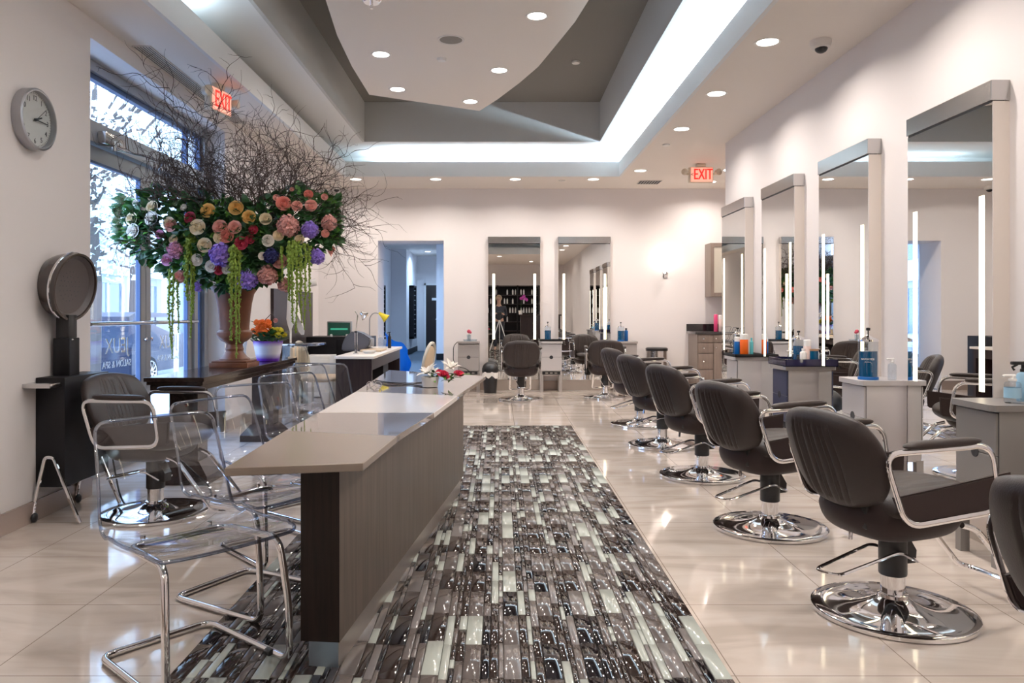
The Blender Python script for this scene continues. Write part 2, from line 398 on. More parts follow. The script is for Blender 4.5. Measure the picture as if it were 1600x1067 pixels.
# left wall with the shopfront opening y 5.07..7.70, z 0..3.02
bm = bmesh.new(); XO = -3.12
prism(bm, [(wx(-7), -7), (wx(5.07), 5.07), (XO, 5.07), (XO, -7)], 0, ZC)
prism(bm, [(wx(7.70), 7.70), (wx(YB), YB), (XO, YB), (XO, 7.70)], 0, ZC)
prism(bm, [(wx(5.07), 5.07), (wx(7.70), 7.70), (XO, 7.70), (XO, 5.07)], 3.02, ZC)
struct('wall_left', bm, 'wall')
bm = bmesh.new()
box(bm, XR, XR + 0.12, -7, 8.72, 0, ZC); box(bm, XR, 4.6, 8.72, 8.84, 0, ZC); box(bm, 4.5, 4.6, 8.84, YB, 0, ZC)
struct('wall_right', bm, 'wall')
# back wall with doorway x -1.908..-0.874, top z
DX0, DX1, DZ, WT = -1.908, -0.876, 2.335, 0.62
bm = bmesh.new()
box(bm, -3.2, DX0, YB, YB + WT, 0, ZC); box(bm, DX1, 4.6, YB, YB + WT, 0, ZC); box(bm, DX0, DX1, YB, YB + WT, DZ, ZC)
struct('wall_back', bm, 'wall')
struct('wall_front', B(-3.2, XR, -7.12, -7.0, 0, ZC), 'wall')
# baseboards
bm = bmesh.new()
for a, b_ in ((-7, 5.07), (7.70, YB)):
    prism(bm, [(wx(a) + 0.014, a), (wx(b_) + 0.014, b_), (wx(b_), b_), (wx(a), a)], 0, 0.118)
struct('baseboard_left', bm, 'base_strip')
bm = bmesh.new()
for a, b_ in ((-2.82, DX0), (DX1, 2.95)): box(bm, a, b_, YB - 0.014, YB, 0, 0.14)
struct('baseboard_back', bm, 'base_strip')
struct('baseboard_right', B(XR - 0.014, XR, -7, 8.72, 0, 0.14), 'base_strip')

# ceiling: soffit ring with a fascia, a lit cove, a sloped-back inner box and a dark top
FX0, FX1, FY0, FY1, ZF = -2.20, 1.71, -1.5, 10.96, 3.36
IX0, IX1, IY0, IY1, ZI, ZT = -1.815, 1.35, -1.0, 10.30, 3.50, 4.03
bm = bmesh.new()
for x0, x1, y0, y1 in ((-3.3, FX0, -7, YB), (FX1, 4.6, -7, YB), (FX0, FX1, -7, FY0), (FX0, FX1, FY1, YB)):
    box(bm, x0, x1, y0, y1, ZC, ZC + 0.06)
struct('ceiling', bm, 'ceiling')
bm = bmesh.new(); tk = 0.03
e_ = 0.004
for x0, x1, y0, y1 in ((FX0 - tk, FX0 + e_, FY0, FY1), (FX1 - e_, FX1 + tk, FY0, FY1), (FX0 - tk, FX1 + tk, FY0 - tk, FY0 + e_), (FX0 - tk, FX1 + tk, FY1 - e_, FY1 + tk)):
    box(bm, x0, x1, y0, y1, ZC - 0.002, ZF)
struct('trim_1', bm, 'cove')
bm = bmesh.new(); dx = 0.42
ox0, ox1, oy0, oy1 = FX0 - dx, FX1 + dx, FY0 - dx, FY1 + dx
for x0, x1, y0, y1 in ((ox0, IX0, oy0, oy1), (IX1, ox1, oy0, oy1), (IX0, IX1, oy0, IY0), (IX0, IX1, IY1, oy1)):
    box(bm, x0, x1, y0, y1, ZI, ZI + 0.03)
for x0, x1, y0, y1 in ((ox0 - tk, ox0, oy0, oy1), (ox1, ox1 + tk, oy0, oy1), (ox0, ox1, oy0 - tk, oy0), (ox0, ox1, oy1, oy1 + tk)):
    box(bm, x0, x1, y0, y1, ZC + 0.06, ZI)
struct('trim_2', bm, 'cove')
bm = bmesh.new()
for x0, x1, y0, y1 in ((IX0 - tk, IX0 + e_, IY0, IY1), (IX1 - e_, IX1 + tk, IY0, IY1), (IX0 - tk, IX1 + tk, IY0 - tk, IY0 + e_), (IX0 - tk, IX1 + tk, IY1 - e_, IY1 + tk)):
    box(bm, x0, x1, y0, y1, ZI - 0.002, ZT)
struct('trim_3', bm, 'inner_box')
struct('trim_4', B(IX0 - 0.1, IX1 + 0.1, IY0 - 0.1, IY1 + 0.1, ZT, ZT + 0.05), 'dark_ceiling')
# hanging ceiling cloud with a bowed edge
ZK = 3.62
cl = [(-1.444, 8.514), (-0.241, 9.201), (-0.022, 8.698), (0.209, 8.081), (0.382, 7.545), (0.52, 6.898), (0.628, 6.382), (0.69, 5.939), (0.74, 5.3), (0.74, 4.4), (0.69, 3.6), (0.60, 2.9), (0.45, 2.2), (0.2, 1.5),
      (-0.9, 1.5), (-1.15, 2.2), (-1.26, 3.2), (-1.28, 4.4), (-1.30, 5.2), (-1.344, 5.939), (-1.416, 6.695), (-1.449, 7.545)]
struct('trim_5', prism(bmesh.new(), cl[::-1], ZK, ZK + 0.10), 'ceiling')
tubes = bmesh.new()
# cove lamps: real strips lying in the trough, each with its housing
COOL = (0.66, 0.86, 1.0)
def cove_lamp(label, x0, x1, y0, y1, watts):
    r_ = thing('cove_lamp', label, 'light', ((x0 + x1) / 2, (y0 + y1) / 2, ZC + 0.06), 0, 'cove lamps in the ceiling trough')
    w, d = (x1 - x0) / 2, (y1 - y0) / 2
    obj('housing', B(-w, w, -d, d, 0, 0.11), 'trim_white', r_)
    area_light('strip_glow', (0, 0, 0.12), (0, 0, 1), 2 * w, 2 * d, watts, COOL, parent=r_)
cove_lamp('long cool white cove lamp above the styling chairs', FX1 + 0.12, FX1 + 0.18, 0.0, FY1, K_COVE * 12)
cove_lamp('cool white cove lamp across the back of the ceiling', -1.7, FX1, FY1 + 0.12, FY1 + 0.18, K_COVE * 3.8)
cove_lamp('cool white cove lamp on the window side of the ceiling', FX0 - 0.18, FX0 - 0.12, 0.0, 5.6, K_COVE * 2.4)

# corridor beyond the doorway
CX0, CX1 = -3.05, -0.2
Y2 = YB + WT
struct('floor', B(CX0 - 0.2, 0.2, Y2 - WT, 25, -0.12, -0.002), 'carpet').name = 'floor_corridor'
bm = bmesh.new()
box(bm, CX0 - 0.15, CX0, Y2, 14.8, 0, 3.0); box(bm, CX0 - 0.15, CX0, 18.4, 25, 0, 3.0); box(bm, CX0 - 0.15, CX0, 14.8, 18.4, 0, 0.35); box(bm, CX0 - 0.15, CX0, 14.8, 18.4, 2.75, 3.0)
box(bm, CX0, -2.62, 21.6, 25, 0, 3.0)
struct('wall_corridor_left', bm, 'wall')
bm = bmesh.new(); box(bm, -1.62, -0.2, 19.7, 25, 0, 3.0); box(bm, CX1, CX1 + 0.1, Y2, 19.7, 0, 3.0); struct('wall_corridor_right', bm, 'wall')
struct('wall_corridor_end', B(CX0, CX1, 24.4, 24.55, 0, 3.0), 'wall')
struct('ceiling_corridor', B(CX0 - 0.1, 0.1, Y2, 25, 3.0, 3.08), 'ceiling')
bm = bmesh.new(); box(bm, CX0, -2.6, 21.585, 21.6, 0, 0.16); box(bm, -2.62, -2.605, 21.6, 24.4, 0, 0.16); box(bm, -1.62, -0.2, 19.68, 19.7, 0, 0.16)
struct('baseboard_corridor', bm, 'black_satin')
w2 = sroot('window_2', (CX0 - 0.08, 16.6, 0.35))
bm = bmesh.new()
for y in (-1.8, -0.62, 0.56, 1.74): box(bm, -0.03, 0.03, y, y + 0.06, 0, 2.4)
box(bm, -0.03, 0.03, -1.8, 1.8, 0, 0.06); box(bm, -0.03, 0.03, -1.8, 1.8, 2.34, 2.4)
struct('window_frame', bm, 'frame_grey', w2); struct('pane', B(-0.004, 0.004, -1.78, 1.78, 0.03, 2.37), 'glass', w2)
d3 = sroot('door_3', (-2.12, 24.36, 0))
struct('door_leaf', B(-0.21, 0.24, -0.03, 0.02, 0, 2.08), 'door_wood', d3)
bm = bmesh.new(); box(bm, -0.27, -0.21, -0.04, 0.03, 0, 2.14); box(bm, 0.24, 0.30, -0.04, 0.03, 0, 2.14); box(bm, -0.27, 0.30, -0.04, 0.03, 2.08, 2.14)
struct('door_frame', bm, 'white_matte', d3)
struct('door_handle', T([(0.17, -0.03, 1.0), (0.17, -0.08, 1.0), (0.09, -0.08, 1.0)], 0.012), 'chrome', d3, 35)
struct('door_sign', B(-0.02, 0.13, -0.045, -0.03, 1.60, 1.68), 'white_gloss', d3)
# wall racks in the corridor
def rack(label, y, z0, z1, w, x=CX0, n_=11):
    r_ = thing('wall_rack', label, 'rack', (x, y, z0), 0)
    h = z1 - z0; bm = bmesh.new()
    box(bm, 0, 0.02, -w / 2, w / 2, 0, h); box(bm, 0, 0.14, -w / 2, -w / 2 + 0.06, 0, h); box(bm, 0, 0.14, w / 2 - 0.06, w / 2, 0, h); box(bm, 0, 0.14, -w / 2, w / 2, 0, 0.05); box(bm, 0, 0.14, -w / 2, w / 2, h - 0.05, h)
    obj('rack_frame', bm, 'black_satin', r_)
    for k in range(1, n_): obj('shelf', B(0.02, 0.12, -w / 2 + 0.06, w / 2 - 0.06, h * k / n_ - 0.008, h * k / n_ + 0.008), 'frame_grey', r_, label='thin grey shelf')
rack('dark slatted wall rack beside the corridor window', 19.2, 0.62, 1.90, 0.9)
rack('narrow dark wall rack nearest the corridor end door', 22.6, 0.45, 2.0, 0.7, x=-2.62)
v = thing('ceiling_vent', 'small square vent in the corridor ceiling', 'vent', (-2.35, 17.6, 3.0)); bm = bmesh.new()
for k in range(8): box(bm, -0.2, 0.2, -0.2 + k * 0.05, -0.175 + k * 0.05, -0.01, 0)
obj('slats', bm, 'speaker_grille', v)
cl_ = (0.42, 0.66, 1.0)
# draped blue sheet just inside the corridor
bm = bmesh.new(); g = []
for i in range(15):
    row = []
    for j in range(11):
        u, v_ = i / 14, j / 10
        x = -1.96 + u * 0.42 + 0.03 * math.sin(v_ * 9 + u * 4); y = 13.1 + 0.10 * math.sin(u * 9) * v_ + v_ * 0.1
        z = (0.86 - 0.33 * u - 0.05 * math.sin(u * 6)) * (1 - v_) + 0.02
        row.append(bm.verts.new((x, y, z)))
    g.append(row)
for i in range(14):
    for j in range(10): bm.faces.new((g[i][j], g[i + 1][j], g[i + 1][j + 1], g[i][j + 1]))
bmesh.ops.solidify(bm, geom=bm.faces[:], thickness=0.012)
tag(obj('plastic_sheet', bm, 'blue_sheet', smooth=60), 'bright blue plastic sheet draped just inside the corridor doorway', 'sheet')

# ---------------------------------------------------------------- shopfront
XG = -2.98
w1 = sroot('window_1', (XG, 0, 0))
bm = bmesh.new()
box(bm, -0.06, 0.06, 4.95, 7.60, 2.94, 3.015); box(bm, -0.062, 0.07, 4.95, 7.60, 2.43, 2.58); box(bm, -0.06, 0.061, 7.60, 7.695, 0, 3.015); box(bm, -0.05, 0.05, 7.38, 7.46, 0, 2.43); box(bm, -0.05, 0.05, 4.95, 5.38, 0, 2.43)
box(bm, -0.06, 0.06, 5.38, 7.6, -0.03, 0.01)
struct('window_frame', bm, 'frame_grey', w1)
bm = bmesh.new(); box(bm, -0.02, 0.03, 5.38, 7.58, 2.90, 2.94); box(bm, -0.02, 0.03, 7.555, 7.60, 0.02, 2.94); box(bm, -0.02, 0.03, 7.25, 7.28, 2.58, 2.94)
struct('window_gasket', bm, 'frame_dark', w1)
struct('pane', B(-0.004, 0.004, 5.38, 7.60, 2.58, 2.92), 'glass', w1); struct('side_pane', B(-0.004, 0.004, 7.46, 7.58, 0.02, 2.43), 'glass', w1)
for k, (y0, y1, txt) in enumerate(((5.38, 6.42, 'JEUX'), (6.43, 7.38, 'JEUX'))):
    d = sroot('door_%d' % (k + 1), (XG, 0, 0)); s_ = 0.085; bm = bmesh.new()
    box(bm, -0.022, 0.022, y0, y0 + s_, 0.01, 2.42); box(bm, -0.022, 0.022, y1 - s_, y1, 0.01, 2.42); box(bm, -0.020, 0.020, y0 + 0.001, y1 - 0.001, 2.312, 2.419); box(bm, -0.020, 0.020, y0 + 0.001, y1 - 0.001, 0.011, 0.238)
    struct('door_frame', bm, 'frame_grey', d)
    bm = bmesh.new(); box(bm, -0.01, 0.024, y1 - s_ - 0.02, y1 - s_, 0.24, 2.31); box(bm, -0.01, 0.024, y0 + s_, y1 - s_, 2.29, 2.31)
    struct('gasket', bm, 'frame_dark', d)
    struct('pane', B(-0.004, 0.004, y0 + s_, y1 - s_, 0.24, 2.31), 'glass', d)
    bm = T([(0.03, y0 + 0.05, 1.12), (0.09, y0 + 0.05, 1.12), (0.09, y1 - 0.04, 1.12), (0.03, y1 - 0.04, 1.12)], 0.016)
    struct('push_bar', bm, 'steel', d, 40)
    bm = L([(0.018, 0), (0.018, 0.03), (0.0, 0.035)], 12, mt=Matrix.Translation((0.022, y1 - 0.045 if k == 0 else y0 + 0.045, 0.98)) @ Matrix.Rotation(PI / 2, 4, 'Y'))
    struct('lock', bm, 'chrome', d, 35)
    # lettering reads correctly from the street, so it is mirrored from inside
    rt = Matrix(((0, 0, -1, -0.006), (-1, 0, 0, (y0 + y1) / 2 + (0.1 if k == 0 else 0.02)), (0, 1, 0, 0.94), (0, 0, 0, 1)))
    bm = text_bm(txt, 0.17, 0.001, rt); rt2 = rt.copy(); rt2[2][3] = 0.80; merge(bm, text_bm('SALON & SPA', 0.075, 0.001, rt2))
    struct('lettering', bm, 'white_matte', d)
c_ = thing('door_closer', 'grey door closer arm above the glass shopfront doors', 'door closer', (XG, 5.5, 2.47))
obj('closer_body', B(0.07, 0.13, 0.06, 0.36, -0.04, 0.05, bev=0.008), 'steel', c_)
obj('closer_arm', T([(0.14, 0.2, -0.06), (0.30, 0.62, -0.06), (0.10, 0.95, -0.08)], 0.012, flat=0.5), 'steel', c_)
obj('pivot', L([(0.02, -0.07), (0.02, 0.0)], 12, 0.12, 0.2, 0), 'steel', c_)

# ---------------------------------------------------------------- street outside
st = bmesh.new(); box(st, -60, -6.2, -30, 90, -0.72, -0.5); struct('floor_street', st, 'asphalt')
struct('floor_sidewalk', B(-6.2, -3.12, -30, 90, -0.3, -0.04), 'sidewalk')
struct('floor_far_sidewalk', B(-19.5, -15.5, -30, 90, -0.5, -0.38), 'sidewalk')
bd = thing('street_building', 'pale blue-grey building with rows of windows across the street', 'building', (-19.5, 28, -0.5))
obj('facade_wall', B(-4, 0, -26, 40, 0, 8.5), 'facade', bd)
obj('cornice', B(-0.1, 0.5, -26, 40, 3.6, 4.1), 'facade_light', bd)
for k in range(16):
    y = -24 + k * 4
    obj('pilaster', B(0, 0.3, y - 0.35, y + 0.35, 0, 3.6), 'facade_light', bd)
    wv = obj('shop_window', B(-0.02, 0.08, y + 0.5, y + 3.5, 0.5, 3.2), 'facade_glass', bd)
    obj('window_bars', B(0.08, 0.14, y + 1.95, y + 2.05, 0.5, 3.2), 'facade_light', wv)
    obj('upper_window', B(-0.02, 0.06, y + 0.9, y + 3.1, 4.9, 7.0), 'facade_glass', bd)
def car(label, loc, rz, paint):
    c = thing('parked_car', label, 'car', loc, rz)
    prof = [(-2.3, 0.35), (-2.3, 0.95), (-2.15, 1.10), (-1.95, 1.62), (-1.6, 1.72), (0.1, 1.70), (0.85, 1.20), (1.95, 1.05), (2.25, 0.85), (2.3, 0.35)]
    bm = bmesh.new(); n_ = len(prof); secs = []
    for yy, ins in ((-0.93, 0.09), (-0.90, 0.0), (0.90, 0.0), (0.93, 0.09)):
        secs.append([bm.verts.new((x * (1 - ins * 0.2), yy * (0.80 if z > 1.15 else 1), z if z < 1.15 else z - ins)) for x, z in prof])
    for a, b2 in zip(secs, secs[1:]):
        for i in range(n_): bm.faces.new((a[i], a[(i + 1) % n_], b2[(i + 1) % n_], b2[i]))
    bm.faces.new(secs[0]); bm.faces.new(secs[-1][::-1]); bmesh.ops.recalc_face_normals(bm, faces=bm.faces)
    obj('car_body', bm, paint, c, 30)
    for s_ in (-1, 1):
        sw = bmesh.new(); y_ = s_ * 0.755
        prism(sw, [(-1.85, 1.16), (-1.7, 1.56), (-0.8, 1.60), (-0.8, 1.16)], 0, 0.02, mt=Matrix(((1, 0, 0, 0), (0, 0, 1, y_ - 0.01), (0, 1, 0, 0), (0, 0, 0, 1))))
        prism(sw, [(-0.7, 1.16), (-0.7, 1.60), (0.05, 1.60), (0.7, 1.20), (0.7, 1.16)], 0, 0.02, mt=Matrix(((1, 0, 0, 0), (0, 0, 1, y_ - 0.01), (0, 1, 0, 0), (0, 0, 0, 1))))
        obj('side_window', sw, 'facade_glass', c)
        for x in (-1.4, 1.42):
            wh = obj('wheel', L([(0.2, -0.1), (0.34, -0.1), (0.36, -0.07), (0.36, 0.07), (0.34, 0.1), (0.2, 0.1)], 28, mt=Matrix.Translation((x, s_ * 0.86, 0.36)) @ Matrix.Rotation(PI / 2, 4, 'X')), 'tyre', c)
            rb = bmesh.new()
            for q in range(10): box(rb, 0.03, 0.24, -0.02, 0.02, -0.015, 0.015, mt=Matrix.Translation((x, s_ * 0.965, 0.36)) @ Matrix.Rotation(q * PI / 5, 4, 'Y'))
            tube(rb, [(x + 0.24 * math.cos(a * PI / 12), s_ * 0.965, 0.36 + 0.24 * math.sin(a * PI / 12)) for a in range(24)], 0.02, 6, True)
            obj('rim', rb, 'steel', wh)
        obj('headlight', B(2.1, 2.28, s_ * 0.55 - 0.15, s_ * 0.55 + 0.15, 0.72, 0.88, bev=0.03), 'white_gloss', c)
    return c
car('dark blue car parked in the street outside the glass doors', (-8.9, 18.9, -0.5), PI / 2, 'car_paint')
c2 = car('pale van parked on the far side of the street', (-14.2, 29.0, -0.5), PI / 2, 'facade_light')
def blob_tree(label, x, y, z0, h, r_, n_, seed):
    rnd = random.Random(seed); t_ = thing('street_tree', label, 'tree', (x, y, z0)); bm = bmesh.new()
    tube(bm, [(0, 0, 0), (0.05, 0.02, h * 0.3), (-0.03, 0.05, h * 0.55), (0.05, 0, h * 0.8)], 0.14, 8, rfun=lambda q: 1 - 0.7 * q)
    for k in range(26):
        a = rnd.uniform(0, 2 * PI); z = h * rnd.uniform(0.35, 0.7); rr = r_ * rnd.uniform(0.6, 1.0); p = Vector((0, 0, z)); path = [p.copy()]
        for q in range(6):
            p = p + Vector((math.cos(a) * rr / 6, math.sin(a) * rr / 6, rnd.uniform(0.05, 0.4))); a += rnd.uniform(-0.4, 0.4); path.append(p.copy())
        tube(bm, path, 0.04, 5, rfun=lambda q: 1 - 0.8 * q)
    obj('trunk', bm, 'bark', t_)
    bm = bmesh.new()
    for k in range(n_):
        v = Vector((rnd.gauss(0, 1), rnd.gauss(0, 1), rnd.gauss(0, 1))).normalized() * rnd.uniform(0.35, 1) ** 0.6
        c = Vector((v.x * r_, v.y * r_, h * 0.72 + v.z * h * 0.42)); s_ = rnd.uniform(0.03, 0.085)
        a = Vector((rnd.gauss(0, 1), rnd.gauss(0, 1), rnd.gauss(0, 1))).normalized(); b2 = a.orthogonal().normalized(); b3 = a.cross(b2)
        bm.faces.new([bm.verts.new(c + b2 * s_), bm.verts.new(c + b3 * s_ * 0.7), bm.verts.new(c - b2 * s_), bm.verts.new(c - b3 * s_ * 0.7)])
    obj('foliage', bm, 'blossom', t_, 0)
blob_tree('pale blossoming street tree close outside the shopfront', -6.9, 13.0, -0.3, 6.6, 2.4, 7500, 5)
blob_tree('pale blossoming street tree farther up the street', -11.5, 24.0, -0.4, 8.5, 3.4, 6000, 6)
for k, y in enumerate((15.2, 17.6)):
    tag(obj('street_post', L([(0.05, 0), (0.05, 2.6), (0.0, 2.65)], 12, -6.4, y, -0.2), 'white_gloss'), ('white post on the kerb nearest the doors', 'white post on the kerb beyond the first post')[k], 'post')

# ---------------------------------------------------------------- ceiling fixtures
WARM = (1.0, 0.89, 0.80)
def downlight(label, x, y, z, watts, group, col=WARM, r_=0.075):
    t_ = thing('ceiling_downlight', label, 'light', (x, y, z), 0, group)
    bm = bmesh.new(); lathe(bm, [(r_, -0.001), (r_ + 0.018, -0.006), (r_ + 0.02, 0.0), (r_, 0.0)], 28, cap=False)
    obj('trim_ring', bm, 'trim_white', t_)
    obj('lens', L([(0.0, -0.002), (r_, -0.002), (r_, 0.002)], 28, cap=False), 'lens', t_)
    area_light('lamp_glow', (0, 0, -0.012), (0, 0, -1), r_ * 1.7, r_ * 1.7, watts, col, 'DISK', math.radians(150), t_)
    return t_
RG = 'recessed downlights above the styling chairs'
ords = ['third', 'fourth', 'fifth']
downlight('downlight in the soffit over the styling chairs, nearest the camera in view', 1.93, 5.53, ZC, K_DOWN, RG)
downlight('downlight in the soffit, second one back over the styling chairs', 1.93, 6.83, ZC, K_DOWN, RG)
downlight('downlight in the soffit over the styling chairs, third one back', 1.93, 8.14, ZC, K_DOWN, RG)
downlight('downlight in the soffit next to the back exit sign', 1.93, 10.52, ZC, K_DOWN, RG)
for y in (4.23, 2.93, 1.63, 0.2): downlight('soffit downlight above the chairs, out of the frame near the camera', 1.93, y, ZC, K_DOWN, RG)
BGp = 'recessed downlights along the back wall'
for x, l_ in ((1.37, 'downlight along the back wall, above the mirror on the right'), (0.23, 'downlight along the back wall, above the middle mirror'), (-0.93, 'downlight along the back wall, near the doorway'), (-2.095, 'downlight along the back wall, behind the flower twigs')):
    downlight(l_, x, 11.2, ZC, K_DOWN, BGp)
downlight('downlight in the back recess above the sink cabinets', 3.13, 10.47, ZC, K_DOWN, BGp); downlight('downlight in the back recess, under the exit sign', 3.14, 11.42, ZC, K_DOWN, BGp)
CG = 'downlights in the hanging ceiling cloud'
for x, y, l_ in ((-1.11, 7.19, 'cloud downlight on the window side, left of the round speaker'), (0.305, 6.26, 'cloud downlight nearest the bowed edge, largest'), (-0.003, 7.66, 'cloud downlight between the bowed edge and the smoke detector'),
                 (-1.104, 8.31, 'cloud downlight nearest the pointed window side corner'), (-0.333, 8.79, 'cloud downlight nearest the far tip of the cloud')):
    downlight(l_, x, y, ZK, K_DOWN * 0.9, CG)
for x, y in ((-0.9, 4.0), (0.2, 4.0), (-0.5, 2.3)): downlight('cloud downlight above the counter, out of the frame', x, y, ZK, K_DOWN * 0.9, CG)
for x, y in ((-2.3, -2.5), (0, -2.5), (1.9, -2.5), (-1.2, -5.2), (1.2, -5.2)): downlight('downlight over the reception desk behind the camera', x, y, ZC, K_DOWN * 1.2, 'reception downlights')
for x, y in ((-1.7, 14.6), (-1.9, 18.0), (-2.1, 22.5)):  # added lamps, tinted blue to brighten the corridor like daylight
    t_ = downlight('added bluish downlight standing in for corridor daylight', x, y, 3.0, 42, 'added corridor downlights', cl_)
def disc(name, label, cat, x, y, z, r_, m_, h=0.01, grp=None):
    return tag(obj(name, L([(r_, 0), (r_, -h * 0.4), (r_ * 0.85, -h), (0, -h)], 28, x, y, z), m_), label, cat, grp)
t_ = thing('ceiling_speaker', 'round grey speaker in the ceiling cloud', 'speaker', (-0.43, 6.8, ZK))
obj('grille', L([(0.1, -0.004), (0.0, -0.008)], 32, cap=False), 'speaker_grille', t_); obj('rim', L([(0.10, -0.004), (0.118, -0.008), (0.12, 0)], 32, cap=False), 'trim_white', t_)
disc('smoke_detector', 'small white smoke detector on the ceiling cloud', 'smoke detector', -0.55, 7.3, ZK, 0.045, 'white_matte', 0.025)
disc('sprinkler_cover', 'small white cap on the dark upper ceiling', 'sprinkler', 0.86, 8.65, ZT, 0.05, 'white_matte', 0.02)
disc('sprinkler_cover', 'small white cap on the soffit between downlights over the chairs', 'sprinkler', 1.93, 8.89, ZC, 0.045, 'white_matte', 0.015)
disc('sprinkler_cover', 'small cap on the back soffit above the middle mirrors', 'sprinkler', 0.92, 11.3, ZC, 0.05, 'trim_white', 0.012)
t_ = thing('pendant_mount', 'chrome pendant canopy at the top edge of the ceiling cloud', 'light', (-0.98, 5.88, ZK))
obj('canopy', L([(0.075, 0), (0.075, -0.03), (0.06, -0.045), (0, -0.045)], 28), 'chrome', t_); obj('stem', L([(0.012, -0.045), (0.012, -0.09)], 12), 'chrome', t_)
def dome_cam(label, x, y, z, s_=1.0):
    t_ = thing('security_camera', label, 'camera', (x, y, z))
    obj('housing', L([(0.075 * s_, 0), (0.075 * s_, -0.02 * s_), (0.066 * s_, -0.05 * s_), (0.05 * s_, -0.06 * s_), (0, -0.06 * s_)], 28), 'trim_white', t_)
    obj('lens_ball', ball(bmesh.new(), (0, -0.01, -0.058 * s_), 0.045 * s_, 1, 1, 0.8), 'black_plastic', t_)
dome_cam('dome security camera on the soffit above the first mirror', 2.30, 5.5, ZC)
dome_cam('dome security camera on the ceiling behind the flower twigs', -2.5, 11.8, ZC)
def vent(label, x, y, w, d, n_, rz=0):
    t_ = thing('ceiling_vent', label, 'vent', (x, y, ZC), rz); bm = bmesh.new()
    for k in range(n_ + 1): box(bm, -w / 2 + (w - 0.006) * k / n_, -w / 2 + (w - 0.006) * k / n_ + 0.006, -d / 2, d / 2, -0.008, 0)
    box(bm, -w / 2, w / 2, -d / 2, -d / 2 + 0.008, -0.008, 0); box(bm, -w / 2, w / 2, d / 2 - 0.008, d / 2, -0.008, 0)
    obj('slats', bm, 'trim_white', t_, 0); obj('backing', B(-w / 2, w / 2, -d / 2, d / 2, -0.003, 0.0), 'ink', t_, 0)
vent('long linear slot vent in the ceiling along the window', -2.64, 6.75, 0.13, 2.3, 6, 0.02)
vent('square ceiling vent in front of the back wall, right of the mirrors', 2.23, 11.45, 0.32, 0.3, 8)
def exit_sign(label, loc, rz, arrow=True):
    """faces local -y"""
    t_ = thing('exit_sign', label, 'sign', loc, rz)
    obj('sign_box', B(-0.16, 0.16, -0.03, 0.03, -0.25, -0.045, bev=0.012), 'sign_body', t_)
    obj('mount', B(-0.06, 0.06, -0.03, 0.03, -0.045, 0, bev=0.006), 'sign_body', t_)
    obj('face', B(-0.135, 0.145, -0.034, -0.028, -0.24, -0.055), 'sign_face', t_)
    rt = Matrix(((1, 0, 0, 0.02), (0, 0, -1, -0.036), (0, 1, 0, -0.148), (0, 0, 0, 1)))
    bm = text_bm('EXIT', 0.20, 0.001, rt, 0.60)
    fr_ = bm.copy(); merge(bm, fr_, Matrix.Translation((0.006, 0, 0))); obj('lettering', bm, 'sign_red', t_, 0)
    if arrow: rt2 = rt.copy(); rt2[0][3] = -0.118; obj('arrow', text_bm('<', 0.07, 0.001, rt2), 'ink', t_, 0)
    for s_ in (-1, 1):
        hd = obj('emergency_lamp', L([(0.0, -0.03), (0.034, -0.026), (0.043, 0.03), (0.038, 0.032), (0, 0.02)], 20, mt=Matrix.Translation((s_ * 0.215, -0.03, -0.115)) @ Matrix.Rotation(PI / 2, 4, 'X') @ Matrix.Rotation(s_ * 0.3, 4, 'Y')), 'sign_body', t_)
        obj('lamp_arm', T([(s_ * 0.155, 0, -0.14), (s_ * 0.2, 0, -0.13)], 0.014), 'sign_body', hd)
exit_sign('red exit sign with two lamps hanging above the back recess', (2.63, 10.04, ZC), 0)
exit_sign('red exit sign hanging by the window above the flower twigs', (-2.40, 6.55, ZC), PI / 2 - 0.22, False)

# ---------------------------------------------------------------- mirrors
def make_mirror():
    """glass faces local -x, spans local y, back of the panel at x = +0.085"""
    t_ = thing('salon_mirror', 'x', 'mirror'); w = 0.405
    obj('glass', B(-0.004, 0.0, -w, w, 0.16, 2.275), 'mirror', t_, 0)
    bm = bmesh.new(); box(bm, 0.0, 0.085, -w, w, 0.10, 2.28); obj('case', bm, 'mirror_side', t_, 0)
    bm = bmesh.new(); box(bm, -0.012, 0.088, -w - 0.004, w + 0.004, 2.285, 2.388, bev=0.002, seg=1); obj('top_cap', bm, 'steel', t_, 20, label='brushed steel cap across the top')
    obj('shadow_gap', B(-0.004, 0.06, -w + 0.005, w - 0.005, 2.273, 2.287), 'ink', t_, 0)
    obj('base', B(-0.006, 0.085, -w, w, 0.0, 0.16), 'kick', t_, 0, label='brushed steel base')
    for s_ in (-1, 1): obj('light_strip', B(-0.007, -0.003, s_ * (w - 0.085) - 0.019, s_ * (w - 0.085) + 0.019, 0.79, 1.81), 'led', t_, 0, label='glowing strip light set in the glass')
    return t_
MG = None
m0 = make_mirror(); XM = XR - 0.085
lab = ['salon mirror on the chair wall out of frame beside the nearest chair', 'tall mirror with strip lights, nearest and largest one on the chair wall', 'tall mirror with strip lights, second one along the chair wall', 'tall mirror with strip lights, third one along the chair wall', 'tall mirror with strip lights, farthest one on the chair wall, before the cabinets']
for k in range(5):
    y = 3.913 + 0.405 + 1.317 * (k - 1); o = m0 if k == 0 else dup(m0)
    o.location = (XM, y, 0); o['label'] = lab[k]
    if k == 0: pass
for x, l_ in ((0.229, 'tall mirror on the back wall, nearer the doorway'), (1.322, 'tall mirror on the back wall, nearer the wall sconce')):
    dup(m0, (x, YB - 0.085, 0), PI / 2, l_)

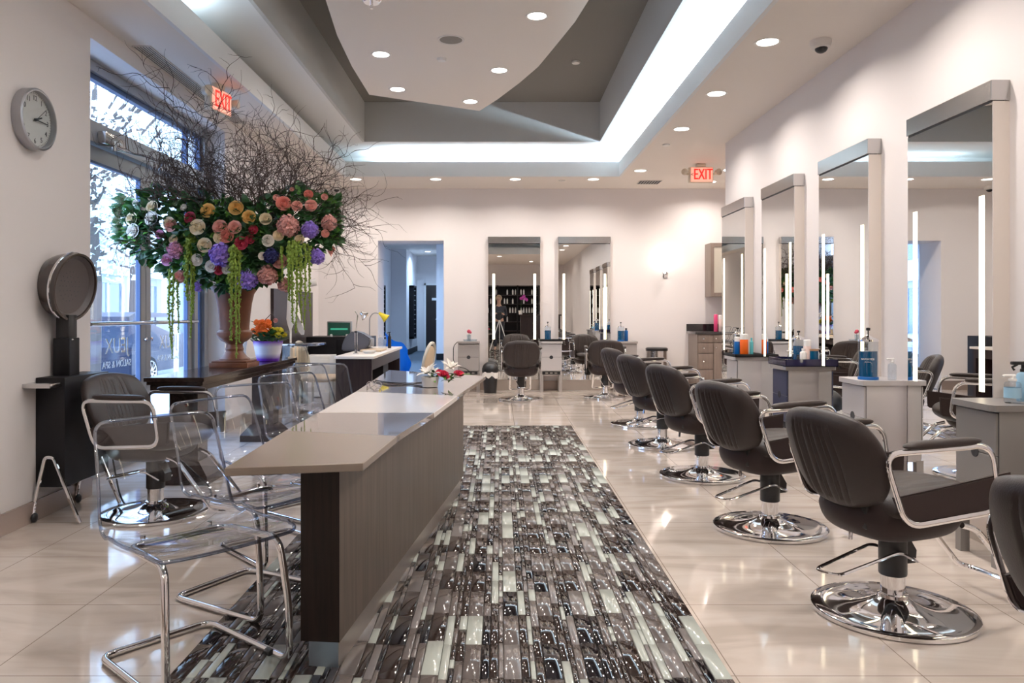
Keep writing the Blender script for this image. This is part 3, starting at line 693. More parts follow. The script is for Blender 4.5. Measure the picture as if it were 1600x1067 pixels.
# ---------------------------------------------------------------- styling chairs
def make_styling():
    t_ = thing('styling_chair', 'x', 'chair')
    obj('base_plate', L([(0.30, 0.0), (0.306, 0.004), (0.306, 0.018), (0.298, 0.022), (0.255, 0.020), (0.20, 0.023), (0.15, 0.030), (0.11, 0.041), (0.082, 0.053), (0.062, 0.064), (0.058, 0.068), (0.0, 0.068)], 64), 'chrome', t_, 50)
    bm = L([(0.056, 0.064), (0.058, 0.068), (0.056, 0.080), (0.046, 0.083), (0.046, 0.30), (0.0, 0.30)], 32); obj('column', bm, 'chrome', t_)
    bm = L([(0.0, 0.155), (0.051, 0.155), (0.053, 0.16), (0.053, 0.33), (0.0, 0.33)], 32)
    prism(bm, [(0.0, 0.20), (0.085, 0.20), (0.09, 0.25), (0.05, 0.31), (0.0, 0.31)], -0.03, 0.03, mt=Matrix(((1, 0, 0, 0), (0, 0, 1, 0), (0, 1, 0, 0), (0, 0, 0, 1))))
    pc = obj('pump_collar', bm, 'black_plastic', t_)
    lev = round_path([(0.07, -0.055, 0.215), (-0.03, -0.065, 0.262), (-0.31, -0.055, 0.195), (-0.345, 0.035, 0.195), (-0.05, 0.065, 0.262), (0.07, 0.055, 0.22)], 0.03)
    obj('pump_lever', T(lev, 0.0068, 8), 'chrome', t_)
    # seat pan and cushion
    bm = cushion(bmesh.new(), 0.49, 0.54, 0.13, 0.65, 0, 40, 24, pleats=[-0.45, -0.27, -0.09, 0.09, 0.27, 0.45], pdepth=0.005, psides=(1,), mt=Matrix.Translation((0.035, 0, 0.465)) @ Matrix.Rotation(-PI / 2 - 0.04, 4, 'Y'))
    obj('seat', bm, 'vinyl', t_, 40)
    bm = cushion(bmesh.new(), 0.47, 0.48, 0.19, 0.8, 0, 24, 20, mt=Matrix.Translation((-0.02, 0, 0.425)) @ Matrix.Rotation(-PI / 2 - 0.04, 4, 'Y'))
    obj('seat_shell', bm, 'vinyl_panel', t_, 40)
    # back
    mt = Matrix.Translation((-0.315, 0, 0.642)) @ Matrix.Rotation(-0.36, 4, 'Y')
    bm = cushion(bmesh.new(), 0.50, 0.405, 0.10, 0.78, 0.05, 64, 28, pleats=[-0.42, -0.30, -0.18, -0.06, 0.06, 0.18, 0.30, 0.42], pdepth=0.008, prange=0.86, mt=mt)
    obj('backrest', bm, 'vinyl', t_, 40)
    obj('back_bracket', B(-0.24, -0.19, -0.12, 0.12, 0.38, 0.52, bev=0.01), 'black_plastic', t_)
    for s_ in (-1, 1):
        y = s_ * 0.266
        lp = round_path([(-0.295, y, 0.695), (0.205, y, 0.705), (0.245, y, 0.455), (-0.195, y, 0.425)], 0.075, 8, closed=True)
        fr_ = obj('arm_frame', T(lp, 0.0115, 10, True, flat=0.55, up=(0, 1, 0)), 'chrome', t_)
        pad = cushion(bmesh.new(), 0.052, 0.36, 0.030, 0.5, 0, 10, 16, mt=Matrix.Translation((-0.03, y, 0.722)) @ Matrix.Rotation(-PI / 2 - 0.02, 4, 'Y')); obj('armrest', pad, 'vinyl', t_)
        mtp = Matrix(((1, 0, 0, 0), (0, 0, 1, s_ * 0.254), (0, 1, 0, 0), (0, 0, 0, 1)))
        bm = prism(bmesh.new(), [(-0.245, 0.535), (-0.215, 0.47), (-0.195, 0.445), (-0.165, 0.436), (0.285, 0.462), (0.30, 0.475), (0.305, 0.595)], -0.010, 0.010, mt=mtp)
        es = [e for e in bm.edges if abs(e.verts[0].co.y - e.verts[1].co.y) < 1e-6]; bmesh.ops.bevel(bm, geom=es, offset=0.005, segments=2, affect='EDGES')
        obj('side_panel', bm, 'vinyl_panel', t_)
    fr_ = round_path([(0.20, -0.14, 0.37), (0.27, -0.14, 0.35), (0.50, -0.15, 0.10), (0.55, -0.13, 0.085), (0.55, 0.13, 0.085), (0.50, 0.15, 0.10), (0.27, 0.14, 0.35), (0.20, 0.14, 0.37)], 0.05)
    obj('footrest', T(fr_, 0.012, 10), 'chrome', t_)
    bm = T([(-0.15, 0.06, 0.345), (-0.155, 0.06, 0.29)], 0.008, 8); tube(bm, [(-0.20, 0.06, 0.345), (-0.10, 0.06, 0.345)], 0.010, 8); obj('recline_catch', bm, 'chrome', t_)
    return t_
sc0 = make_styling()
spots = [(1.59, 1.78, 17, 'dark brown styling chair cut off by the frame edge, nearest the camera'),
         (1.577, 3.08, 17, 'dark brown styling chair with whole chrome base in view, before the nearest mirror'),
         (1.507, 4.28, 20, 'dark brown styling chair in front of the second mirror along the chair wall'),
         (1.489, 5.65, 20, 'dark brown styling chair in front of the third mirror along the chair wall'),
         (1.474, 6.95, 19, 'dark brown styling chair in front of the fourth mirror along the chair wall'),
         (1.50, 8.24, 20, 'dark brown styling chair at the far end of the row, past the fourth mirror'),
         (1.494, 10.9, 86, 'dark brown styling chair facing the back wall mirror nearer the sconce'),
         (0.297, 10.65, 90, 'dark brown styling chair facing the back wall mirror nearer the doorway'),
         (-2.06, 4.60, -16, 'dark brown styling chair standing under the hood dryer by the window')]
for i, (x, y, a, l_) in enumerate(spots):
    o = sc0 if i == 0 else dup(sc0)
    o.location = (x, y, 0); o.rotation_euler = (0, 0, math.radians(a)); o['label'] = l_; o['group'] = 'styling chairs'

# ---------------------------------------------------------------- clear cantilever chairs
def resample(pts, n_):
    d = [0]
    for a, b_ in zip(pts, pts[1:]): d.append(d[-1] + (b_ - a).length)
    out = []; k = 0
    for i in range(n_ + 1):
        q = i / n_; t_ = d[-1] * (q + 0.11 * math.sin(2 * PI * q) * -1)
        while k < len(pts) - 2 and d[k + 1] < t_: k += 1
        out.append(pts[k].lerp(pts[k + 1], min(1, max(0, (t_ - d[k]) / max(1e-9, d[k + 1] - d[k])))))
    return out
def make_clear():
    t_ = thing('clear_chair', 'x', 'chair')
    side = round_path([(-0.275, 0, 0.82), (-0.225, 0, 0.62), (-0.185, 0, 0.435), (0.05, 0, 0.425), (0.235, 0, 0.458), (0.268, 0, 0.445)], 0.15, 8)
    side = resample(side, 70); N = len(side); W = 16; bm = bmesh.new(); g = []
    tot = [0]
    for a, b_ in zip(side, side[1:]): tot.append(tot[-1] + (b_ - a).length)
    for i, p in enumerate(side):
        s_ = tot[i] / tot[-1]; hw = 0.215 + 0.035 * min(1, s_ * 1.6)
        if s_ < 0.05: hw -= 0.04 * (1 - math.sqrt(max(0, 1 - (1 - s_ / 0.05) ** 2)))
        if s_ > 0.95: hw -= 0.035 * (1 - math.sqrt(max(0, 1 - ((s_ - 0.95) / 0.05) ** 2)))
        row = []
        for k in range(W + 1):
            u = k / W * 2 - 1
            dish = (0.030 * (abs(u) ** 2.5)) * (0.4 + math.sin(min(1, s_) * PI))
            nx = 1 if s_ < 0.45 else 0
            row.append(bm.verts.new((p.x + (dish if s_ < 0.5 else dish * max(0, (0.6 - s_) * 10)), u * hw, p.z + (dish * min(1, max(0, (s_ - 0.42) * 6)) if s_ < 0.93 else 0.6 * dish))))
        g.append(row)
    for i in range(N - 1):
        for k in range(W): bm.faces.new((g[i][k], g[i][k + 1], g[i + 1][k + 1], g[i + 1][k]))
    rimv = [v.co.copy() for v in [g[0][k] for k in range(W + 1)] + [g[i][W] for i in range(1, N)] + [g[N - 1][k] for k in range(W - 1, -1, -1)] + [g[i][0] for i in range(N - 2, 0, -1)]]
    obj('seat_shell', bm, 'acrylic', t_, 60, label='transparent acrylic shell, seat and back in one')
    obj('shell_rim', T(rimv, 0.0062, 6, True), 'acrylic_rim', t_, 60, label='bluish glinting edge of the clear shell')
    pth = []
    half = [(-0.08, 0.0, 0.418), (-0.08, 0.175, 0.418), (0.225, 0.20, 0.428), (0.262, 0.215, 0.20), (0.268, 0.215, 0.013), (-0.245, 0.20, 0.013), (-0.245, 0.0, 0.013)]
    full = half + [(x, -y, z) for x, y, z in half[-2:0:-1]]
    obj('frame', T(round_path(full, 0.055, 7, True), 0.0125, 12, True), 'chrome', t_, label='chrome cantilever tube frame')
    for x in (0.16,):
        for s_ in (-1, 1): obj('glide', L([(0.0155, 0), (0.0155, 0.03)], 12, mt=Matrix.Translation((x, s_ * 0.205, 0.012)) @ Matrix.Rotation(PI / 2, 4, 'Y') @ Matrix.Translation((0, 0, -0.015))), 'black_plastic', t_)
    bm = bmesh.new()
    for y in (-0.12, 0.12): tube(bm, [(-0.1, y, 0.415), (-0.1, y, 0.442)], 0.009, 8)
    obj('screws', bm, 'chrome', t_)
    return t_
cc0 = make_clear()
for i, (x, y, a, l_) in enumerate([(-1.06, 2.64, -41, 'clear acrylic chair nearest the camera, whole chrome frame in view'), (-1.045, 3.265, -29, 'clear acrylic chair second from the camera along the counter'),
        (-1.12, 3.90, -45, 'clear acrylic chair third from the camera along the counter'), (-1.11, 4.62, -36, 'clear acrylic chair fourth from the camera along the counter'),
        (-1.16, 5.42, -24, 'clear acrylic chair fifth from the camera, turned to the counter'), (-1.31, 6.03, 80, 'clear acrylic chair farthest along the counter, its back to the camera')]):
    o = cc0 if i == 0 else dup(cc0)
    o.location = (x, y, 0); o.rotation_euler = (0, 0, math.radians(a)); o['label'] = l_; o['group'] = 'clear acrylic chairs at the counter'

# ---------------------------------------------------------------- long counter
ct = thing('bar_counter', 'long dark wood bar counter standing on the mosaic floor beside the clear chairs', 'counter', (-0.4, 4.0, 0)); off = Matrix.Translation((0.4, -4.0, 0))
bpoly = [(-0.664, 2.565), (-0.532, 2.552), (-0.243, 5.16), (-0.375, 5.175)]
kpoly = [(-0.645, 2.60), (-0.542, 2.585), (-0.262, 5.13), (-0.36, 5.14)]
bm = prism(bmesh.new(), bpoly, 0.105, 0.693, mt=off); bm.faces.ensure_lookup_table()
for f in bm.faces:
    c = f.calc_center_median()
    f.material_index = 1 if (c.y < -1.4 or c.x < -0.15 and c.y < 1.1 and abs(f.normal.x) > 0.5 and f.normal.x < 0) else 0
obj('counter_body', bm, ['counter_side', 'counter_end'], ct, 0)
bm = prism(bmesh.new(), kpoly, 0.0, 0.105, mt=off)
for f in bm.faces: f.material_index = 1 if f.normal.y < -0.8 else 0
obj('toe_kick', bm, ['kick', 'kick_end'], ct, 0, label='brushed steel plinth')
tops = [('beige', [(-0.853, 2.38), (-0.436, 2.462), (-0.401, 3.0), (-0.876, 3.137)], 'top_beige', 'matte beige stone slab'),
        ('taupe', [(-0.876, 3.137), (-0.401, 3.0), (-0.314, 3.704), (-0.875, 3.702)], 'top_taupe', 'glossy taupe slab between the beige and the white one'),
        ('white', [(-0.875, 3.702), (-0.314, 3.704), (-0.244, 4.465), (-0.88, 4.702)], 'top_white', 'white stone slab'),
        ('far', [(-0.88, 4.702), (-0.244, 4.465), (-0.106, 5.848), (-0.933, 6.472)], 'top_taupe', 'glossy taupe slab at the far end')]
for n_, p, m_, l_ in tops:
    bm = prism(bmesh.new(), p, 0.693, 0.72, mt=off); bmesh.ops.bevel(bm, geom=bm.edges[:], offset=0.0025, segments=1, affect='EDGES')
    obj('top_slab', bm, m_, ct, 0, label=l_)
bm = bmesh.new(); box(bm, -0.62, -0.55, 5.85, 5.92, 0, 0.693, mt=off); obj('support_post', bm, 'steel', ct)

# ---------------------------------------------------------------- styling stations
def make_station(body, front, leg, tall=0.768, label='x'):
    """front faces local -x; width along y 0.33; depth 0.25"""
    t_ = thing('styling_station', label, 'cabinet'); d, w = 0.27, 0.165
    obj('cabinet_body', B(0.012, d, -w + 0.004, w - 0.004, 0.25, tall - 0.03, bev=0.003), body, t_)
    ov = bmesh.new(); prism(ov, [(-0.028, -w + 0.02), (-0.012, -w - 0.006), (d, -w - 0.006), (d, w + 0.006), (-0.012, w + 0.006), (-0.028, w - 0.02)], tall - 0.03, tall); obj('top', ov, body, t_, 0)
    zt = tall - 0.036; z1 = zt - 0.205
    obj('drawer_gap_shade', B(0.009, 0.014, -w + 0.006, w - 0.006, z1 - 0.205, zt), 'ink', t_, 0)  # dark sheet painted as the shade inside the drawer seams
    for za, zb in ((z1 + 0.002, zt - 0.003), (z1 - 0.205, z1 - 0.002)):
        bm = bmesh.new(); box(bm, -0.002, 0.014, -w + 0.008, w - 0.008, za, zb, bev=0.002, seg=1); obj('drawer', bm, front, t_, 20)
    obj('finger_hole', L([(0.028, 0), (0.028, 0.004), (0.024, 0.004), (0.0, 0.001)], 24, mt=Matrix.Translation((-0.001, 0, z1)) @ Matrix.Rotation(-PI / 2, 4, 'Y')), 'ink', t_)
    bm = bmesh.new(); box(bm, -0.002, 0.012, -w + 0.03, w - 0.03, 0.265, 0.31); o = obj('outlet_strip', bm, 'black_plastic', t_, 0)
    bm = bmesh.new()
    for k in range(3): box(bm, -0.004, -0.001, -0.09 + k * 0.07, -0.05 + k * 0.07, 0.277, 0.298)
    obj('sockets', bm, 'speaker_grille', o, 0)
    for x0 in (0.0, d - 0.05):
        for y0 in (-w, w - 0.045): obj('leg', B(x0, x0 + 0.045, y0, y0 + 0.045, 0, 0.26), leg, t_, 0)
    return t_
XS = 2.324
s_near = make_station('laminate_dim_reflect', 'laminate_dim_reflect', 'laminate_dim_reflect', label='grey styling station with two drawers, nearest the camera'); s_near.location = (XS, 3.75, 0)
s2 = make_station('laminate_pale_reflect', 'laminate_pale_reflect', 'laminate', label='styling station with painted pale reflections between the first and second mirrors, blue jar on top'); s2.location = (XS, 5.05, 0)
s3 = make_station('laminate', 'laminate_blue_reflect', 'laminate_blue_reflect', label='styling station with dark blue reflections painted on its drawers between the second and third mirrors'); s3.location = (XS, 6.37, 0)
s4 = make_station('laminate_pale_reflect', 'laminate_pale_reflect', 'laminate', label='styling station with painted pale reflections between the third and fourth mirrors, orange bottle on top'); s4.location = (XS, 7.69, 0)
sb = make_station('laminate_pale_reflect', 'laminate_pale_reflect', 'laminate', label='styling station with painted pale reflections on the back wall between the two mirrors'); sb.location = (0.787, YB - 0.375, 0); sb.rotation_euler = (0, 0, -PI / 2)
sb.rotation_euler = (0, 0, PI / 2)
sb2 = make_station('laminate', 'laminate', 'laminate', label='grey styling station on the back wall beside the doorway'); sb2.location = (-0.47, YB - 0.375, 0); sb2.rotation_euler = (0, 0, PI / 2)
sb3 = make_station('laminate', 'laminate', 'laminate', label='grey styling station on the back wall below the sconce'); sb3.location = (1.93, YB - 0.375, 0); sb3.rotation_euler = (0, 0, PI / 2)
TZ = 0.768
# trays
def tray(label, x, y, m_, z=TZ, rz=0, w=0.2, d=0.15, h=0.05):
    bm = bmesh.new(); box(bm, -d, d, -w, w, 0, 0.006); 
    for a in ((-d, -d + 0.006, -w, w), (d - 0.006, d, -w, w), (-d, d, -w, -w + 0.006), (-d, d, w - 0.006, w)): box(bm, a[0], a[1], a[2], a[3], 0, h)
    o = tag(obj('tool_tray', bm, m_, smooth=0, loc=(x, y, z), rot=(0, 0, rz)), label, 'tray'); return o
tray('dark blue tray on the station between the second and third mirrors', 2.45, 6.37, 'tray_blue', h=0.06)
tray('black tray on the station holding the orange bottle', 2.45, 7.69, 'black_plastic', h=0.03)
tray('black tray on the back wall station between the mirrors', 0.787, YB - 0.25, 'black_plastic', rz=PI / 2, h=0.03, w=0.17, d=0.12)
# bottles and jars
def bottle(label, x, y, z, r_, h, m_, kind='plain', cap='white_gloss', band=None, group=None):
    t_ = thing('bottle', label, 'bottle', (x, y, z), 0, group)
    obj('bottle_body', L([(r_ * 0.9, 0), (r_, 0.006), (r_, h * 0.74), (r_ * 0.85, h * 0.80), (r_ * 0.42, h * 0.84), (r_ * 0.42, h * 0.86), (0, h * 0.86)], 20), m_, t_)
    if kind == 'plain': obj('cap', L([(r_ * 0.5, h * 0.85), (r_ * 0.5, h), (0, h)], 16), cap, t_)
    if kind == 'can': obj('cap', L([(r_ * 0.98, h * 0.72), (r_ * 0.98, h * 0.97), (r_ * 0.8, h), (0, h)], 20), cap, t_)
    if kind == 'pump':
        obj('pump', merge(L([(r_ * 0.5, h * 0.85), (r_ * 0.5, h * 0.93), (0.006, h * 0.94), (0.006, h * 1.05), (0, h * 1.05)], 16), T([(0.012, 0, h * 1.05), (-r_ * 1.1, 0, h * 1.05), (-r_ * 1.3, 0, h * 1.02)], 0.006, 8)), cap, t_)
    if kind == 'spray':
        bm = L([(r_ * 0.5, h * 0.85), (r_ * 0.5, h * 0.92), (r_ * 0.35, h * 0.95), (r_ * 0.35, h * 1.05), (0, h * 1.05)], 14)
        box(bm, -0.06, 0.025, -0.012, 0.012, h * 1.05, h * 1.15, bev=0.005); tube(bm, [(-0.03, 0, h * 1.06), (-0.055, 0, h * 0.98), (-0.045, 0, h * 0.9)], 0.006, 8)
        obj('spray_trigger', bm, cap, t_)
    if band: obj('label_band', L([(r_ + 0.0008, h * 0.2), (r_ + 0.0008, h * 0.6)], 20, cap=False), band, t_)
    return t_
def jar(label, x, y, z, s_=1.0, txt=False):
    t_ = thing('disinfectant_jar', label, 'jar', (x, y, z)); r_ = 0.052 * s_
    obj('liquid', L([(0, 0.012), (r_ * 0.93, 0.012), (r_ * 0.93, 0.16 * s_), (0, 0.16 * s_)], 28), 'blue_liquid', t_)
    obj('glass_jar', L([(r_, 0.01), (r_, 0.215 * s_), (r_ * 0.9, 0.22 * s_)], 28, cap=False), 'clear_plastic', t_)
    obj('jar_base', L([(r_ * 1.06, 0), (r_ * 1.06, 0.014), (r_, 0.02), (0, 0.02)], 28), 'blue_bottle', t_)
    obj('jar_lid', L([(r_ * 1.05, 0.215 * s_), (r_ * 1.05, 0.226 * s_), (r_ * 0.3, 0.245 * s_), (0.012, 0.25 * s_), (0, 0.25 * s_)], 28), 'chrome', t_)
    obj('plunger', L([(0.004, 0.25 * s_), (0.004, 0.275 * s_), (0.013, 0.277 * s_), (0.013, 0.292 * s_), (0, 0.294 * s_)], 14), 'black_plastic', t_)
    if txt:
        rt = Matrix(((math.cos(-0.5), 0, -math.sin(0.5), -r_ * 0.45 - 0.003), (math.sin(-0.5), 0, -math.cos(0.5), -r_ * 0.93 - 0.002), (0, 1, 0, 0.135), (0, 0, 0, 1)))
        obj('lettering', merge(text_bm('BARBICIDE', 0.016, 0.0004, rt), text_bm('disinfects', 0.010, 0.0004, Matrix.Translation((0, 0, -0.018)) @ rt)), 'white_gloss', t_, 0)
    return t_
jar('tall jar of blue disinfectant on the station between the first and second mirrors', 2.40, 5.0, TZ, 1.15, True)
bottle('small clear pump bottle beside the tall blue jar', 2.53, 4.95, TZ, 0.026, 0.13, 'clear_plastic', 'pump')
bottle('clear hand gel pump bottle with blue label on the nearest station', 2.465, 3.69, TZ, 0.036, 0.125, 'clear_plastic', 'pump', band='pale_blue')
bottle('white spray bottle with black trigger on the nearest station', 2.545, 3.62, TZ, 0.036, 0.19, 'pinkish', 'spray', cap='black_plastic')
bottle('light blue spray bottle behind the gel bottle on the nearest station', 2.565, 3.76, TZ, 0.03, 0.17, 'pale_blue', 'spray', cap='black_plastic')
z3 = TZ + 0.006
bottle('small clear pump dispenser in the dark blue tray', 2.385, 6.27, z3, 0.032, 0.11, 'clear_plastic', 'pump')
bottle('small black tube in the dark blue tray', 2.41, 6.20, z3, 0.013, 0.09, 'black_plastic', 'plain', cap='black_plastic')
bottle('white pump bottle in the dark blue tray', 2.46, 6.22, z3, 0.026, 0.14, 'white_gloss', 'plain')
bottle('tall white and pink bottle in the dark blue tray, tallest there', 2.50, 6.24, z3, 0.030, 0.21, 'pinkish', 'can')
t_ = thing('glass_jar', 'blue candle jar with wooden lid in the dark blue tray', 'jar', (2.545, 6.22, z3)); obj('jar_body', L([(0.034, 0), (0.036, 0.005), (0.036, 0.12), (0, 0.12)], 24), 'blue_liquid', t_); obj('jar_lid', L([(0.038, 0.12), (0.038, 0.135), (0, 0.135)], 24), 'wood_lid', t_)
jar('clear jar with plunger lid at the back of the dark blue tray', 2.50, 6.42, z3, 0.95)
jar('jar of blue liquid behind the orange bottle', 2.42, 7.80, z3, 0.95)
bottle('orange bottle with white cap on the station by the farthest mirror', 2.42, 7.60, z3, 0.040, 0.22, 'orange_bottle', 'can')
bottle('blue spray can beside the orange bottle', 2.375, 7.66, z3, 0.032, 0.19, 'blue_bottle', 'can')
bottle('thin teal bottle behind the orange bottle', 2.50, 7.62, z3, 0.018, 0.18, 'teal', 'plain', cap='teal')
jar('small jar of blue disinfectant on the back wall station between the mirrors', 0.74, YB - 0.27, z3, 1.0)
jar('small jar of blue disinfectant on the back wall station below the sconce', 1.86, YB - 0.27, TZ, 1.0)
bottle('dark bottle on the back wall station below the sconce', 1.95, YB - 0.22, TZ, 0.03, 0.2, 'blue_bottle', 'plain', cap='black_plastic')
# small glass tray with a red flower
t_ = thing('bud_vase', 'small red flower in a clear glass on the back wall station by the doorway', 'vase', (-0.47, YB - 0.25, TZ)); obj('glass', L([(0.03, 0), (0.034, 0.10), (0.03, 0.10), (0.026, 0.004)], 16, cap=False), 'clear_plastic', t_)
obj('stem', T([(0, 0, 0.01), (0.005, 0, 0.13)], 0.003, 6), 'leaf', t_); obj('bloom', ball(ball(bmesh.new(), (0.0, 0, 0.15), 0.03), (0.025, -0.01, 0.135), 0.02), 'petal_crimson', t_)
tag(obj('glass_dish', L([(0.10, 0), (0.11, 0.03), (0.105, 0.03), (0.095, 0.004)], 20, -0.45, YB - 0.27, TZ, cap=False), 'clear_plastic'), 'shallow clear dish on the back wall station by the doorway', 'dish')
tag(obj('power_cord', T(round_path([(-0.64, 11.75, 0.76), (-0.70, 11.66, 0.70), (-0.70, 11.63, 0.46), (-0.6, 11.61, 0.38), (-0.5, 11.62, 0.36), (-0.44, 11.664, 0.29)], 0.06), 0.006, 6), 'black_plastic'), 'black cord looping from the back station into its outlet strip', 'cord')
# bins
def bin_dome(label, x, y, r_, h):
    t_ = thing('waste_bin', label, 'bin', (x, y, 0))
    obj('bin_body', L([(r_ * 0.82, 0), (r_, h), (0, h)], 32), 'black_plastic', t_)
    prof = [(r_ * 1.06, h - 0.02), (r_ * 1.08, h + 0.03)] + [(r_ * 1.05 * math.cos(a), h + 0.03 + r_ * 0.95 * math.sin(a)) for a in [k * PI / 16 for k in range(1, 9)]]
    obj('dome_lid', L(prof, 32, cap=False), 'black_plastic', t_)
    bm = L([(r_ * 1.03, h - 0.10), (r_ * 1.07, h - 0.05), (r_ * 1.05, h - 0.015)], 32, cap=False)
    for v in bm.verts:
        v.co.z += 0.02 * math.sin(v.co.x * 60) + 0.015 * math.sin(v.co.y * 45)
    obj('bin_liner', bm, 'white_matte', t_, label='white liner showing under the lid')
bin_dome('black dome-lidded bin beside the doorway station on the back wall', -0.14, 11.55, 0.115, 0.33)
bin_dome('black dome-lidded bin with white liner between the fourth chair and the blue-toned station', 2.10, 6.88, 0.14, 0.36)
t_ = thing('pedal_bin', 'round brushed steel bin against the back wall below the sconce', 'bin', (2.42, 11.83, 0))
obj('bin_body', L([(0.16, 0), (0.16, 0.62), (0, 0.62)], 36), 'steel', t_); obj('lid', L([(0.168, 0.62), (0.17, 0.655), (0.15, 0.67), (0, 0.675)], 36), 'black_plastic', t_); obj('foot_ring', L([(0.167, 0), (0.167, 0.03), (0.16, 0.03)], 36), 'black_plastic', t_)
# sconce
t_ = thing('wall_sconce', 'glowing glass wall sconce on the back wall above the steel bin', 'light', (2.60, YB, 1.87))
obj('back_plate', B(-0.04, 0.04, -0.02, 0, -0.12, 0.0, bev=0.006), 'chrome', t_); obj('arm', T([(0, -0.01, -0.06), (0, -0.09, -0.06), (0, -0.09, -0.02)], 0.014, 10), 'chrome', t_)
obj('glass_shade', L([(0.045, -0.03), (0.062, -0.02), (0.062, 0.13), (0.056, 0.13), (0.05, -0.01)], 28, 0, -0.09, 0, cap=False), 'shade', t_)
pt = bpy.data.lights.new('sconce_bulb', 'POINT'); pt.energy = 3; pt.color = (1, 0.86, 0.70); pt.shadow_soft_size = 0.03
po = bpy.data.objects.new('sconce_bulb', pt); C.objects.link(po); po.parent = t_; po.location = (0, -0.09, 0.16)
# sink cabinets in the recess
t_ = thing('base_cabinet', 'brown base cabinet with drawers in the recess at the end of the back wall', 'cabinet', (2.96, 11.5, 0))
obj('cabinet_body', B(0, 1.5, 0.0, 0.54, 0.08, 0.88), 'cabinet', t_, 0)
for k, (z0, z1) in enumerate(((0.76, 0.87), (0.60, 0.75), (0.36, 0.59), (0.10, 0.35))):
    d = obj('drawer', B(0.012, 0.235, -0.018, 0.0, z0, z1, bev=0.003), 'cabinet', t_); obj('knob', ball(bmesh.new(), (0.09, -0.032, (z0 + z1) / 2), 0.014), 'chrome', d)
for x in (0.245, 0.47, 0.695, 0.92, 1.145):
    d = obj('drawer', B(x, x + 0.215, -0.018, 0, 0.76, 0.87, bev=0.003), 'cabinet', t_); obj('knob', ball(bmesh.new(), (x + 0.03, -0.032, 0.82), 0.012), 'chrome', d)
    d = obj('cabinet_door', B(x, x + 0.215, -0.018, 0, 0.10, 0.75, bev=0.003), 'cabinet', t_); obj('knob', ball(bmesh.new(), (x + 0.03, -0.032, 0.68), 0.012), 'chrome', d)
tag(obj('worktop', box(B(2.93, 4.49, 11.47, YB - 0.001, 0.88, 0.92, bev=0.004), 2.93, 4.49, YB - 0.02, YB - 0.001, 0.92, 1.03), 'granite'), 'black stone worktop with upstand over the recess cabinets', 'worktop')
t_ = thing('wall_cabinet', 'brown wall cabinet with frosted glass doors in the recess', 'cabinet', (3.22, 11.72, 1.45))
obj('cabinet_body', B(0, 1.2, 0, 0.32, 0, 0.82), 'cabinet', t_, 0)
for x in (0.0, 0.4, 0.8):
    bm = bmesh.new(); box(bm, x + 0.003, x + 0.05, -0.02, 0, 0.003, 0.817); box(bm, x + 0.35, x + 0.397, -0.02, 0, 0.003, 0.817); box(bm, x + 0.05, x + 0.35, -0.02, 0, 0.003, 0.06); box(bm, x + 0.05, x + 0.35, -0.02, 0, 0.76, 0.817)
    d = obj('cabinet_door', bm, 'cabinet', t_, 0); obj('pane', B(x + 0.05, x + 0.35, -0.012, -0.004, 0.06, 0.76), 'frosted', d, 0); obj('knob', ball(bmesh.new(), (x + 0.37, -0.03, 0.06), 0.011), 'chrome', d)
for k, (x, h, m_, l_) in enumerate(((3.30, 0.26, 'magenta', 'tall magenta bottle on the recess worktop'), (3.37, 0.25, 'pinkish', 'pale pink bottle beside the magenta ones on the recess worktop'), (3.43, 0.26, 'magenta', 'magenta bottle with dark cap on the recess worktop, nearest the wall end'))):
    bottle(l_, x, 11.72, 0.92, 0.03, h, m_, 'can', cap=('magenta', 'white_gloss', 'black_plastic')[k])

# ---------------------------------------------------------------- clock, dryer
t_ = thing('wall_clock', 'round silver wall clock with white face on the left wall', 'clock', (wx(4.39), 4.39, 2.305)); RX = Matrix.Rotation(PI / 2, 4, 'Y')
obj('case', L([(0.168, 0), (0.175, 0.004), (0.175, 0.058), (0.168, 0.062), (0.160, 0.062), (0.158, 0.03), (0.0, 0.03)], 48, mt=RX), 'clock_case', t_)
obj('dial', L([(0.157, 0.031), (0.0, 0.031)], 48, mt=RX, cap=False), 'clock_face', t_)
# numbers: facing +x, up z, local text right = +y
bm = bmesh.new()
def face_m(y, z, x=0.033): return Matrix(((0, 0, 1, x), (1, 0, 0, y), (0, 1, 0, z), (0, 0, 0, 1)))
for k in range(1, 13):
    a = PI / 2 - k * PI / 6; merge(bm, text_bm(str(k), 0.042, 0.0005, face_m(0.122 * math.cos(a), 0.122 * math.sin(a))))
for k in range(60):
    a = k * PI / 30; box(bm, 0.032, 0.0335, 0.146, 0.152, -0.0008, 0.0008, mt=Matrix.Rotation(a, 4, 'X'))
obj('numerals', bm, 'ink', t_, 0)
def hand(nm, ln, w, a, x, m_='ink'):
    return obj(nm, B(x, x + 0.002, -0.02, ln, -w, w, mt=Matrix.Rotation(a, 4, 'X')), m_, t_, 0)
hand('hour_hand', 0.065, 0.004, math.radians(22), 0.036); hand('minute_hand', 0.105, 0.003, math.radians(-2), 0.039); hand('second_hand', 0.12, 0.001, math.radians(40), 0.042)
obj('hub', L([(0.008, 0.036), (0.008, 0.046), (0, 0.046)], 16, mt=RX), 'ink', t_)
obj('crystal', L([(0.159, 0.056), (0.0, 0.056)], 48, mt=RX, cap=False), 'clear_plastic', t_)

